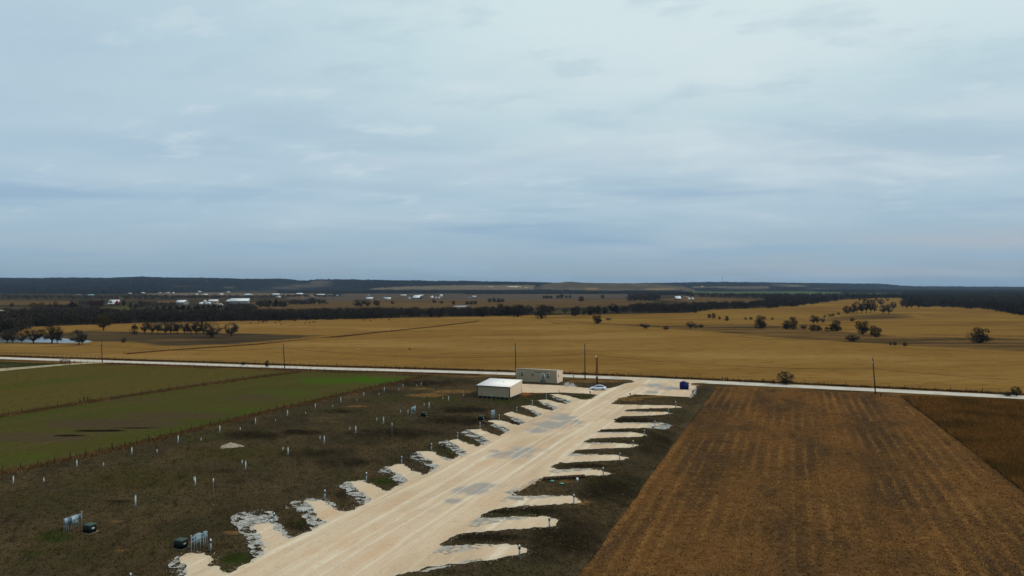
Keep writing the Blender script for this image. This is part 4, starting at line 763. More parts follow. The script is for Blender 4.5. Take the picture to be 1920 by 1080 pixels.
# ------------------------------------------------------------------ trees
bark = gmat('bark', lin(42,39,36), [dict(col=lin(58,54,49),scale=2,lo=.45,hi=.7)])
def leafm(name, a, b, c_):
    return gmat(name, a, [dict(col=b,scale=.35,lo=.4,hi=.62),dict(col=c_,scale=.9,lo=.55,hi=.75)])
twig_m = leafm('bare_twigs', lin(58,54,49), lin(44,42,39), lin(76,70,62)); oak_m = leafm('live_oak_leaves', lin(46,43,35), lin(31,30,25), lin(66,59,45)); ced_m = leafm('cedar_leaves', lin(20,23,17), lin(13,15,12), lin(32,34,22))
yel_m = leafm('olive_yellow_leaves', lin(84,70,30), lin(62,54,28), lin(104,86,36)); red_m = leafm('red_brown_leaves', lin(70,36,26), lin(50,30,24), lin(86,46,30)); brush_m = leafm('brush_twigs', lin(64,57,50), lin(48,43,39), lin(84,75,62)); wood_m = leafm('creek_wood', lin(54,48,42), lin(38,35,32), lin(76,66,53))
def quads(r, cen, size, flat=.5):
    n = len(cen); a = r.normal(size=(n,3)); a /= np.linalg.norm(a,axis=1)[:,None]; b = r.normal(size=(n,3)); b -= a*(a*b).sum(1)[:,None]; b /= np.linalg.norm(b,axis=1)[:,None]
    s = size*r.uniform(.6,1.3,(n,1)); V = np.stack([cen-a*s, cen+b*s*flat, cen+a*s, cen-b*s*flat],1).reshape(-1,3)
    return V, np.arange(n*4).reshape(-1,4)
def clump_pts(r, n, lumps, lo=.12):
    k = r.integers(0,len(lumps),n); L = np.array(lumps)[k]; d = r.normal(size=(n,3)); d /= np.linalg.norm(d,axis=1)[:,None]; rad = L[:,3:4]*r.uniform(.35,1.0,(n,1))**.5
    p = L[:,:3]+d*rad*np.array([1,1,.85]); p[:,2] = np.clip(p[:,2], lo, None); return p
def bare_parts(seed, depth=4, low=False):
    """bare winter tree: trunk, limbs filling a rounded crown, fine twig slivers"""
    r = random.Random(seed); m = MB(); tips = []; top = Vector((0,0,.56 if not low else .42)); rad = Vector((.46,.46,.44 if not low else .42))
    base = [Vector((r.gauss(0,.02),r.gauss(0,.02),0))] if not low else [Vector((r.gauss(0,.06),r.gauss(0,.06),0)) for _ in range(6)]
    fork = [b+Vector((r.gauss(0,.03),r.gauss(0,.03),r.uniform(.12,.18) if not low else .1)) for b in base]
    for b, f in zip(base, fork): m.tube(b, f, .036 if not low else .018, .026 if not low else .012, n=6, cap=False)
    for _ in range(15):
        v = Vector((r.gauss(0,1),r.gauss(0,1),r.gauss(0,1))).normalized(); v = Vector((v.x*rad.x,v.y*rad.y,v.z*rad.z))*r.uniform(.7,.98)
        e = top+v
        if e.z < .13: e.z = .13+r.random()*.1
        f = r.choice(fork); k1 = f.lerp(e,.4)+Vector((r.gauss(0,.03),r.gauss(0,.03),.05)); k2 = f.lerp(e,.75)+Vector((r.gauss(0,.03),r.gauss(0,.03),.03))
        m.tube(f,k1,.016,.011,n=5,cap=False).tube(k1,k2,.011,.007,n=4,cap=False).tube(k2,e,.007,.003,n=3,cap=False); tips += [(k1,k2),(k2,e),(k2,e)]
        for _ in range(4):
            p = k1.lerp(e,r.uniform(0,.9)); d = Vector((r.gauss(0,1),r.gauss(0,1),r.gauss(.2,.8))).normalized()*r.uniform(.10,.2); m.tube(p,p+d,.005,.002,n=3,cap=False); tips.append((p,p+d))
    tv = []
    for p, q in tips:
        for _ in range(19):
            c_ = p.lerp(q, r.uniform(.0,1.05)); d = Vector((r.gauss(0,1),r.gauss(0,1),r.gauss(.25,.8))).normalized()*r.uniform(.05,.11); s = d.orthogonal().normalized()*.0065
            c_ = c_+Vector((r.gauss(0,.022),r.gauss(0,.022),r.gauss(0,.018)))
            if c_.z > .1: tv += [c_-s, c_+s, c_+d]
    for _ in range(900):
        v = Vector((r.gauss(0,1),r.gauss(0,1),r.gauss(0,1))).normalized()*r.uniform(.55,1)**.5; c_ = top+Vector((v.x*rad.x,v.y*rad.y,v.z*rad.z))*(.82+.12*math.sin(v.x*9+seed)*math.cos(v.y*8)); d = (v+Vector((r.gauss(0,.6),r.gauss(0,.6),r.gauss(.2,.5)))).normalized()*r.uniform(.05,.1); s = d.orthogonal().normalized()*.0065
        if c_.z > .14: tv += [c_-s, c_+s, c_+d]
    TV = np.array([tuple(v) for v in tv]); BV = np.array(m.v)
    a = np.concatenate([TV,BV]); w_ = max(np.ptp(a[:,0]),np.ptp(a[:,1])); h_ = a[:,2].max(); s = np.array([1/w_,1/w_,1/h_])
    return BV*s, m.f, TV*s, np.arange(len(TV)).reshape(-1,3)
def oak_parts(seed, n=2100):
    r = np.random.default_rng(seed); lumps = []
    for _ in range(20):
        a = r.uniform(0,6.28); z = r.uniform(.10,.74); q = .32*math.sqrt(max(.05,1-((z-.36)/.55)**2))*r.uniform(.3,1); lumps.append((q*math.cos(a),q*math.sin(a),z,r.uniform(.14,.22)))
    V, Fc = quads(r, clump_pts(r,n,lumps,.03), .026, .6); m = MB(); rr = random.Random(seed)
    for _ in range(4):
        p = Vector((rr.gauss(0,.03),rr.gauss(0,.03),0)); q = Vector((rr.gauss(0,.14),rr.gauss(0,.14),.45)); m.tube(p,q,.03,.015,n=5)
        for _ in range(3): m.tube(p.lerp(q,.7), Vector((rr.gauss(0,.22),rr.gauss(0,.22),rr.uniform(.5,.85))), .012,.004,n=3)
    V[:,2] /= V[:,2].max(); return np.array(m.v), m.f, V, Fc
def cedar_parts(seed, n=1500):
    r = np.random.default_rng(seed); lumps = []
    for _ in range(18):
        z = r.uniform(.12,.78); q = .36*(1-z*.8)*r.uniform(.3,1); a = r.uniform(0,6.28); lumps.append((q*math.cos(a),q*math.sin(a),z,.20*(1.1-z*.75)))
    lumps.append((0,0,.88,.11))
    V, Fc = quads(r, clump_pts(r,n,lumps,.02), .025, .55); m = MB().tube((0,0,0),(0,0,.6),.035,.012,n=6); return np.array(m.v), m.f, V, Fc
PR = {}
def proto(kind, mat):
    key = (kind, mat.name)
    if key in PR: return PR[key]
    k, s = kind[0], int(kind[1:]); BV,BF,TV,TF = bare_parts(s*13+5) if k == 'b' else bare_parts(s*7+3,4,True) if k == 's' else oak_parts(s*11+2) if k == 'o' else cedar_parts(s*5+1)
    def me(nm, V, Fc, mt):
        o = mesh_np(nm, V, Fc, mt); d = o.data; bpy.data.objects.remove(o); return d
    PR[key] = (me('trunk',BV,BF,bark), me('crown',TV,TF,mat)); return PR[key]
KN = {'b':('bare_tree','tree'),'o':('live_oak','tree'),'c':('cedar_tree','tree'),'s':('shrub','shrub')}
tr_ = random.Random(42)
def tree(px, yb, hpx, wpx, kind, label, group=None, mat=None, z=.1):
    p = P(px,yb,z); k = kind[0]; s = p.y/F; mt = mat or {'b':twig_m,'o':oak_m,'c':ced_m,'s':twig_m}[k]
    if len(kind) == 1: kind += str(tr_.randint(1,{'b':5,'o':4,'c':3,'s':3}[k]))
    t = thing(KN[k][0], p, label, KN[k][1], tr_.uniform(0,6.28), group); t.scale = (wpx*s*1.14,wpx*s*1.14,hpx*s*1.08)
    for nm, d in zip(('trunk','crown'), proto(kind, mt)):
        o = bpy.data.objects.new(nm, d); COL.objects.link(o); o.parent = t
    return t
def row(trees, fmt, group, kind, mat=None):
    n = len(trees)
    for i, q in enumerate(trees):
        pos = ('leftmost' if i == 0 else 'rightmost' if i == n-1 else (NTH[i] if i < 14 else str(i+1)+'th')+' from the left'); k = q[4] if len(q) > 4 else kind
        nm = {'b':'bare tree','o':'dark rounded oak','c':'dark cedar','s':'low shrub'}[k[0]]
        tree(*q[:4], k, fmt.format(nm=nm, pos=pos), group, mat)
# around the pond and grove (left)
tree(194,619.5,29,32,'b1','spreading bare tree with olive tinge at the left gold strip',None,yel_m)
tree(252,627,19,23,'c1','single dense dark cedar left of the row of bare trees')
row([(272,626,21,18),(284,626,25,22),(296,626,25,20),(309,626.5,24,21),(321,626.5,24,20),(333,626.5,26,21),(346,627,24,20),(358,627,25,22),(369,627,26,21),(380,627,26,21)], '{nm}, {pos}, in the row right of the single cedar', 'bare trees in the grove row', 'b')
tree(398,633,30,34,'s1','dense multi-stemmed bare thicket at the right end of the grove row'); tree(434,630,25,28,'b2','lone bare round tree on the gold strip right of the grove')
row([(14,643,24,26),(24,644,28,24),(40,643,20,18),(62,644,26,34),(96,644,36,40),(107,644,24,24),(146,647,30,34),(154,646,20,18)], '{nm}, {pos}, along the near edge of the pond', 'bare trees at the pond', 'b')
tree(232,643,9,10,'s2','small dark shrub in the brown pasture right of the pond')
# house and barn surroundings (left middle)
row([(22,575,7,10,'o'),(45,589.5,13,13,'b'),(16,586,10,16,'b'),(66,585.5,9,10,'o')], 'small {nm}, {pos}, around the white lane at far left', 'trees by the white lane', 'o')
row([(62,581,13,17),(76,581,14,18),(104,577,12,12)], 'olive yellow tree, {pos}, right of the white lane', 'olive yellow trees at left', 'o', yel_m)
row([(94,585,17,14,'c'),(110,586,15,18,'b'),(124,586,14,16,'b'),(135,586,22,18,'c'),(142,585,17,15,'c')], '{nm}, {pos}, in the clump behind the creek left of the farmhouse', 'dark clump left of the farmhouse', 'c')
row([(172,576,13,16),(182,576.5,12,14)], 'red brown leafy tree, {pos}, left of the farmhouse', 'red brown trees', 'o', red_m)
row([(191,574,11,10,'o'),(232,574,11,8,'o'),(245,578,11,13,'c'),(254,581,11,15,'c'),(264,575,11,12,'o'),(278,574,9,12,'b'),(291,574,10,13,'b')], '{nm}, {pos}, around the red farmhouse lawn', 'trees around the farmhouse', 'o')
row([(282,590,13,18),(296,592,18,18),(308,592,19,19),(320,591,18,20),(332,591,19,18),(343,591,20,20),(354,591,18,18),(366,590,17,18),(372,589,14,14)], '{nm}, {pos}, in the nearer evergreen belt below the barns', 'cedars in the nearer belt', 'c')
row([(372,580,10,14),(382,582,13,16),(392,581,11,15),(401,584,14,17),(410,582,11,13),(415,577,7,9)], '{nm}, {pos}, in the farther evergreen belt below the barns', 'cedars in the farther belt', 'c')
row([(430,588,18,18,'b'),(444,590,20,20,'b'),(456,588,14,10,'c'),(466,590,20,22,'b')], '{nm}, {pos}, below the long white barn', 'trees below the long barn', 'b')
# middle left, beyond the creek
row([(488,575,12,14,'b'),(497,576,15,16,'b'),(506,575,13,14,'c'),(517,575,15,14,'c'),(526,574,10,9,'c'),(533,574,11,9,'b')], '{nm}, {pos}, in the farmstead clump beyond the creek', 'farmstead clump', 'c')
row([(552,571,10,12),(560,571,10,12),(566.5,571,6,7,'c'),(573,571,10,12),(583,570,12,13),(590,570,11,12),(600,570,10,12),(608,569,8,9)], '{nm}, {pos}, in the row along the distant lane', 'row along the distant lane', 'b')
row([(521,588,8,9),(530,588,9,9),(544,588,9,9),(564,587,8,9),(574,586,7,10)], '{nm}, {pos}, of the small cedars behind the creek wood', 'small cedars behind the creek', 'c')
row([(668,576,15,16,'b'),(676,577,16,14,'b'),(688,576,15,16,'b'),(706,573,10,15,'o'),(735.5,570.5,7,10,'c')], '{nm}, {pos}, above the creek left of the sloping roof', 'trees above the creek', 'b')
row([(814,568,6,9),(828,569,5,8),(850,571.5,7,8),(876,571.5,7,9),(884,571.5,7,9),(891,571,7,9),(918,567,7,9),(926,567,8,10),(935,567,8,10),(942,567,7,8)], 'small dark tree, {pos}, in the distant tan pasture', 'small trees in the tan pasture', 'o')
row([(1020,559.5,5,9),(1026,559.5,5.5,9),(1033,559.5,5,8),(1046,559.5,6,9),(1053,559,8,9),(1062,559,5,6),(1069,559,5.5,7),(1090,565,9,14),(1130,560,7,8)], 'tiny dark tree, {pos}, on the far plough land', 'tiny trees on the plough land', 'o')
# creek line trees standing out (middle right)
row([(824,596,20,22,'b'),(905,594,18,20,'o'),(938,592,22,24,'o'),(952,592,18,18,'o'),(972,594,22,30,'o'),(990,590,18,20,'b')], '{nm}, {pos}, standing tall in the mid creek line', 'taller creek line trees', 'o')
row([(1031,589,15,24,'o'),(1060,588,11,13,'b'),(1079,592.5,18,22,'o'),(1094,591,13,12,'b'),(1108,591,17,22,'o'),(1121,589,16,18,'o'),(1134,588,12,16,'o'),(1149,587,19,20,'b'),(1156,587,14,18,'o'),(1168,587,13,15,'b')], '{nm}, {pos}, in the broken line behind the gold field', 'broken tree line', 'o')
tree(1016,597.5,25,29,'o1','large dark rounded oak in front of the broken tree line'); tree(1120,607.5,17,21,'o2','dark round tree in the rough draw below the broken line'); tree(1141,600.5,5,13,'s1','low dark brush right of the round tree in the draw')
row([(1203,613,7,9,'s'),(1212,617,10,17,'b'),(1249,618.5,8,12,'s'),(1294,617.5,16,22,'b'),(1305,615,8,10,'s'),(1314,614.5,7,12,'s')], '{nm}, {pos}, along the draw at the gold field edge', 'scrub along the draw', 'b')
tree(1426,616,24,27,'o3','isolated dark rounded oak in the draw')
row([(1304,587,11,11,'o'),(1330,596.5,8,9,'o'),(1338,597.5,10,9,'o'),(1349,599.5,7,7,'b'),(1363,601.5,9,10,'o'),(1398,600.5,6,7,'b'),(1408,600.5,6,8,'b'),(1448,600.5,6,7,'b')], 'small {nm}, {pos}, on the fence line across the pasture', 'small fence line trees', 'b')
# right clump and grove
row([(1475,617,16,20,'o'),(1488,618,17,20,'o'),(1506,618.5,11,20,'b'),(1524,621,12,16,'o'),(1534,621,11,16,'o')], '{nm}, {pos}, in the dark clump right of the isolated oak', 'dark clump in the draw', 'o')
row([(1550,621.5,9,15,'c'),(1560,621.5,13,14,'o'),(1568,621,20,24,'o')], '{nm}, {pos}, in the trio beyond the draw', 'clump of three', 'o')
row([(1524,607,17,14),(1532,607.5,15,12),(1542,606,11,13)], '{nm}, {pos}, of three on the brown rise below the grove', 'three trees on the rise', 'b')
tree(1487,602,8,13,'s2','low bare shrub left of the three trees on the rise'); tree(1598,602.5,7,10,'s3','tiny bare shrub below the oak grove')
tree(1617,627,25,28,'o2','large dark oak left of its smaller neighbour in the right pasture'); tree(1641,632,21,24,'o4','dark oak touching the right side of a larger one'); tree(1598,640,13,27,'s1','low wide dark bush in front of the two right oaks',None,oak_m); tree(1837,643,28,40,'o3','big lone dark tree near the right edge')
row([(1588,589.5,16,16),(1600,588,15,14),(1607,587,22,18),(1616,587,17,14),(1624,587,25,17),(1633,587,26,18),(1640,586,17,12),(1655,588,17,14),(1667,588.5,19,20),(1676,579,14,10)], '{nm}, {pos}, in the oak grove on the right rise', 'grove on the right rise', 'b')
row([(1612,564,7,9,'c'),(1622,565,9,12,'b'),(1643,564,6,9,'c'),(1652,573,13,14,'b'),(1664,565,6,8,'b'),(1692,577,14,12,'b'),(1700,578.5,18,16,'b'),(1709,577.5,15,14,'b'),(1722,578,18,20,'b')], '{nm}, {pos}, behind the grove towards the right wood', 'trees behind the grove', 'b')
row([(1556,594.5,6,7),(1562,594,6,6),(1572,591,6,7),(1546,596,6,7)][::1], 'tiny {nm}, {pos}, on the fence left of the grove', 'tiny trees left of the grove', 'b')
row([(1670,648,7,5),(1678,648.5,8,7),(1697,649.5,9,9)], 'thin {nm}, {pos}, at the right gold field edge', 'thin scrub at the field edge', 's')
# roadside shrubs
tree(1472,721,25,31,'s2','bare many-stemmed bush beyond the road near the leaning pole'); tree(1450,720,8,8,'s3','tiny bare bush left of the big roadside bush'); tree(1905,743,19,20,'s1','bare upright bush beyond the road at the right edge'); tree(1889,743,9,16,'s3','low bare bush left of the right-edge bush')
tree(501,688.5,13,9,'s2','small bare shrub beyond the road left of the second pole'); tree(456,685,7,10,'s1','small dark shrub beyond the road at left centre'); tree(1224,803.5,4.5,3,'s3','tiny dark weed stalk on the stony right-hand bay')

# ------------------------------------------------------------------ woods that read as one mass
def wood_proto(seed, nq, size):
    r = np.random.default_rng(seed); lumps = [(r.normal()*.18,r.normal()*.18,r.uniform(.15,.78),r.uniform(.16,.27)) for _ in range(8)]
    V, Fc = quads(r, clump_pts(r,nq,lumps,.05), size, .6); m = MB()
    for _ in range(2): m.tube((r.normal()*.05,r.normal()*.05,0),(r.normal()*.1,r.normal()*.1,.55),.022,.01,n=3,cap=False)
    mf = []
    for f in m.f: mf.append(f)
    return np.concatenate([V,np.array(m.v)]), np.concatenate([Fc, np.array(mf)+len(V)])
WP = [wood_proto(s,210,.05) for s in range(5)]; WL = [wood_proto(s+10,60,.095) for s in range(4)]
def wood(name, poly, n, h, label, mat, seed, near=True, z=.1, wr=(.8,1.3)):
    r = np.random.default_rng(seed); pr = WP if near else WL; py_ = np.array(poly); Vs = []; Fs = []; k = 0; c_ = 0
    while c_ < n:
        x = r.uniform(py_[:,0].min(),py_[:,0].max(),n); y = r.uniform(py_[:,1].min(),py_[:,1].max(),n); keep = pip(x,y,poly)
        for px, py in zip(x[keep],y[keep]):
            if c_ >= n: break
            p = P(px,py,z); V, Fc = pr[r.integers(len(pr))]; hh_ = r.uniform(*h); w_ = hh_*r.uniform(*wr); a = r.uniform(0,6.28); ca, sa = math.cos(a)*w_, math.sin(a)*w_
            Q = np.stack([V[:,0]*ca-V[:,1]*sa+p.x, V[:,0]*sa+V[:,1]*ca+p.y, V[:,2]*hh_+z],1); Vs.append(Q); Fs.append(Fc+k); k += len(V); c_ += 1
    tag(mesh_np(name, np.concatenate(Vs), np.concatenate(Fs), mat), label, 'wood', kind='stuff')
wood('pond_wood', [(-70,632),(0,631),(30,628),(52,618),(56,612),(20,611),(-70,612)], 110, (9,14), 'dark bare wood at the left edge above the pond', wood_m, 1)
wood('creek_wood', [(-60,614),(60,612.5),(250,606.5),(480,602),(480,596),(250,597),(160,595),(60,598),(-60,600)], 620, (7,12), 'dark creek wood at left between the fields and farmhouse', wood_m, 2)
wood('creek_wood', [(480,602.5),(620,600),(700,598),(800,595.5),(900,593.5),(1000,591.5),(1000,588),(900,589),(780,591),(700,590),(600,594),(480,596)], 480, (6.5,11), 'dark creek wood in the middle behind the gold field', wood_m, 3)
wood('creek_wood', [(1170,588.5),(1290,586.5),(1335,582),(1440,578.5),(1440,572),(1300,576),(1220,578),(1175,580)], 230, (8,11.5), 'dark creek wood right of the broken tree line', wood_m, 4)
wood('creek_wood', [(1440,578.5),(1480,576),(1515,572),(1545,568),(1600,560.5),(1690,559),(1690,556),(1440,560)], 420, (8,11), 'dark wood left of the oak grove', wood_m, 5, False)
wood('farm_brush', [(-60,597),(60,595),(160,590),(250,592),(300,596),(380,597),(480,597.5),(480,594.5),(390,594),(300,592),(240,589),(160,587),(90,592),(-60,593)], 230, (5,9), 'grey brush between the creek and the barns', brush_m, 6)
wood('far_tree_belt', [(-60,562),(90,561.5),(250,562),(400,560),(520,558.5),(520,557),(480,556.5),(250,555),(140,556),(-60,555)], 460, (6,9), 'long dark tree belt on the left plain', wood_m, 7, False)
wood('far_tree_belt', [(480,557),(600,558),(640,558),(640,556),(480,555)], 70, (5,8), 'dark tree belt among the far white roofs', wood_m, 8, False)
wood('barn_wood', [(1178,565),(1235,566),(1243,562),(1232,556),(1190,554.5),(1178,556)], 110, (9,12), 'dark wood left of the red barn', wood_m, 9, False)
wood('far_tree_belt', [(1180,553),(1290,556),(1430,560.5),(1440,566),(1700,559),(1700,553.5),(1440,553.5),(1290,552)], 620, (9,12), 'dark tree belt behind the red barn', wood_m, 10, False)
wood('lane_trees', [(66,590),(190,591),(192,583),(150,579),(110,580),(70,586)], 90, (6,10), 'grey brush left of the farmhouse lawn', brush_m, 11)
wood('plain_thicket', [(150,575),(190,574),(190,570),(150,568)], 40, (6,9), 'dark thicket behind the red brown trees', brush_m, 13, False)
wood('plain_thicket', [(255,577),(330,578),(330,573),(262,572)], 60, (5,8), 'grey thicket right of the farmhouse lawn', brush_m, 14, False)
wood('plain_thicket', [(420,588),(482,592),(482,574),(455,572),(425,576)], 75, (5,8), 'brown thicket below the long white barn', brush_m, 15)
wood('plain_thicket', [(482,577),(535,577),(535,571),(482,570)], 50, (6,9), 'dark thicket around the farmstead clump', wood_m, 16, False)
wood('plain_thicket', [(535,572),(612,571),(612,568.5),(540,569)], 50, (5,8), 'grey thicket along the distant lane', brush_m, 17, False)
wood('right_wood', [(1735,575),(1765,577),(1850,581.5),(1930,596),(2300,642),(2300,630),(1930,587),(1850,575),(1765,570),(1735,569)], 420, (7.5,11), 'dark edge of the forest at the right', wood_m, 12)
def canopy(name, poly, h, label, mat, seed, dx=2.5, hole=None, ny=26):
    a = np.array(poly, float); x0, x1, y0, y1 = a[:,0].min(), a[:,0].max(), a[:,1].min(), a[:,1].max(); r = np.random.default_rng(seed)
    xs = np.arange(x0, x1+dx, dx); inv = np.linspace(1/(y1-YH), 1/(y0-YH), ny); ys = YH+1/inv    # even steps on the ground
    X, Y = np.meshgrid(xs, ys); ins = pip(X,Y,poly)
    if hole: ins &= ~pip(X,Y,hole)
    D = F*H/(Y-YH); Z = np.where(ins, h*(.62+.45*r.random(X.shape)), -.3)
    D2 = D*(1+.004*r.normal(size=X.shape)); V = np.stack([(X-960)*D2/F, D2, Z],2).reshape(-1,3); nx = len(xs)
    Fc = [[i*nx+j,i*nx+j+1,(i+1)*nx+j+1,(i+1)*nx+j] for i in range(ny-1) for j in range(nx-1) if ins[i:i+2,j:j+2].any()]
    tag(mesh_np(name, V, Fc, mat), label, 'forest', kind='stuff')
can_m = gmat('forest_canopy', lin(33,32,30), [dict(col=lin(22,23,22),scale=.02,lo=.42,hi=.62),dict(col=lin(48,44,36),scale=.008,lo=.5,hi=.7,amt=.8),dict(col=lin(18,19,18),scale=.1,lo=.5,hi=.7)])
canopy('right_forest', [(1735,575),(1700,563),(1690,556),(1700,549),(1800,546.5),(2500,546),(2500,660),(2300,632),(1930,588),(1850,576),(1765,571)], 9.5, 'dark winter forest covering the right side', can_m, 1, 2.5, [(1850,556.2),(1908,555.8),(1906,561),(1846,561.5)], 60)
canopy('plain_forest', [(1640,549.5),(1700,549.2),(1800,546.7),(2700,546),(2700,539.2),(1640,540.2),(1500,543),(1500,545.5)], 11, 'hazy far forest on the right plain', can_m, 2, 4, None, 30)
canopy('plain_forest', [(520,549.5),(700,550.3),(1180,551),(1240,554),(1300,551),(1290,549),(1180,547),(700,545.8),(520,546.4)], 9, 'hazy dark tree band across the middle plain', can_m, 3, 2.5, None, 12)
canopy('plain_forest', [(1170,547.5),(1290,546.6),(1500,546.6),(1500,544.8),(1290,544.6),(1170,545.5)], 9, 'hazy dark tree band under the right ridge', can_m, 4, 3, None, 10)

# ------------------------------------------------------------------ hills
def ridge(name, prof, dr, foot, mat, amp, label, seed, attrs=None, dx=2.0, rows=26):
    pr = np.array(prof, float); xs = np.arange(pr[0,0], pr[-1,0]+dx, dx); yt = np.interp(xs, pr[:,0], pr[:,1]); ft = np.interp(xs, [f[0] for f in foot], [f[1] for f in foot])
    df = F*H/(ft-YH); zt = H+(YH-yt)*dr/F; r = np.random.default_rng(seed); end = np.clip(np.minimum(xs-xs[0], xs[-1]-xs)/40,0,1)
    V = []; ts = np.concatenate([np.linspace(0,1,rows), np.linspace(.85,0,6)])
    for k, t in enumerate(ts):
        d = df+(dr-df)*t if k < rows else np.full(xs.shape, dr)+(1-t)*1800
        s = t*t*(3-2*t)*.55+t*.45; x = (xs-960)*(df+(dr-df)*(t if k < rows else 1))/F
        z = zt*s+(amp*(r.random(xs.shape)-.35)*(1 if t > 0 else 0)) + (fbm(xs*3,np.full(xs.shape,k*9.),40,seed)-.5)*amp*2*(t > 0)*(k != rows-1)
        if k == 0: z = z*0-.5
        V.append(np.stack([x, d, z*np.maximum(end,.02) if k else z],1))
    V = np.concatenate(V); nx = len(xs); Fc = [[i*nx+j,i*nx+j+1,(i+1)*nx+j+1,(i+1)*nx+j] for i in range(len(ts)-1) for j in range(nx-1)]
    px = 960+F*V[:,0]/V[:,1]; py = YH+F*(H-V[:,2])/V[:,1]
    o = mesh_np(name, V, Fc, mat, attrs={k: f(px,py) for k, f in (attrs or {}).items()}); tag(o, label, 'hill', kind='structure')
def box_(px, py, x0, x1, y0, y1, s=1.0): return np.clip((px-x0)/12,0,1)*np.clip((x1-px)/12,0,1)*np.clip((py-y0)/.8,0,1)*np.clip((y1-py)/.8,0,1)*s
hill_m = gmat('wooded_hill', lin(25,25,25), [dict(col=lin(16,17,18),scale=.004,lo=.42,hi=.6),dict(col=lin(40,37,30),scale=.0022,lo=.55,hi=.72,amt=.7,st=(.4,1,1)),dict(col=lin(15,16,16),scale=.012,lo=.48,hi=.7,amt=.6),
    dict(attr='pale',col=lin(100,88,68),scale=.006,k=1.3,lo=.35,hi=.95,detail=6),dict(attr='brown',col=lin(74,64,50),scale=.006,k=.8,lo=.3,hi=.75),dict(attr='white',col=lin(190,176,150),scale=.01,k=.3,lo=.4,hi=.8)])
bald_m = gmat('bald_hill', lin(86,75,58), [dict(col=lin(70,62,48),scale=.006,lo=.42,hi=.62),dict(col=lin(102,86,62),scale=.004,lo=.55,hi=.7),dict(col=lin(50,46,38),scale=.02,lo=.6,hi=.75,amt=.8),dict(attr='pale',col=lin(120,96,66),scale=.006,k=.5,lo=.3,hi=.75)])
zero = lambda px,py: px*0
ridge('wooded_hills', [(-900,523),(-300,522),(0,521.6),(60,521.8),(110,521),(200,521.6),(235,520),(265,519),(300,520.5),(330,521),(370,521.6),(400,521.6),(440,522.8),(500,523.5),(525,522.4),(545,525),(562,526.5),(580,525.5),(595,524),(640,524.2),(720,525.6),(800,526.8),(880,527.2),(960,528.6),(1040,530.5),(1120,533.5)], 6000,
  [(-900,552),(0,551),(200,551.5),(350,549),(480,545.5),(560,544.5),(700,546.5),(1120,548)], hill_m, 8, 'dark wooded ridge along the left horizon', 21,
  {'pale': lambda a,b: np.maximum(box_(a,b,685,1010,np.interp(a,[690,760,900],[540,536,533.6]),543.8), blob(a,b,[(360,526,4,1,1),(388,527,8,.8,.9)])), 'brown': lambda a,b: np.maximum(blob(a,b,[(600,530,26,5),(575,536,50,3.5,.9),(530,540,50,2.5,.7),(340,537.5,28,1.6,.8),(430,539,22,2.5,.8),(640,540,40,2,.5)]),0), 'white': lambda a,b: blob(a,b,[(962,537.3,22,1.1),(920,537.5,14,.9,.8),(880,536.6,14,.8,.8),(985,539.5,18,1,.7),(676,534.6,8,.6,.7)])})
ridge('bald_hill', [(978,541),(995,537),(1020,533),(1045,530.3),(1062,528.4),(1076,528.4),(1092,530.2),(1120,530.8),(1180,531),(1230,532.5),(1270,536),(1320,541)], 4600, [(978,546.8),(1320,546.8)], bald_m, 2.5, 'bare brown hill in the middle of the horizon', 22,
  {'pale': lambda a,b: blob(a,b,[(1110,541,16,2),(1240,542,40,2,.9),(1010,543,30,1.5,.7),(1190,545,50,1,.6)])})
ridge('wooded_hills', [(1130,534),(1190,531.4),(1260,530.4),(1310,529.4),(1355,529),(1420,529.8),(1480,530.4),(1560,531.4),(1640,532.2),(1666,533.4),(1690,536),(1720,537.2),(1900,538.4),(2200,539.4),(2700,540)], 7800, [(1130,546),(1500,545.6),(1700,542.4),(2700,542)], hill_m, 8, 'dark wooded ridge along the right horizon', 23,
  {'pale': lambda a,b: np.maximum(box_(a,b,1290,1450,536.4,540.5,.9), np.maximum(blob(a,b,[(1490,536,30,2.5),(1540,540.5,40,1.2,.8)]),0)), 'brown': lambda a,b: blob(a,b,[(1400,541,60,2),(1460,534,20,2)]), 'white': lambda a,b: blob(a,b,[(1316,536.9,4,.7),(1660,539.5,30,.5,.6)])})

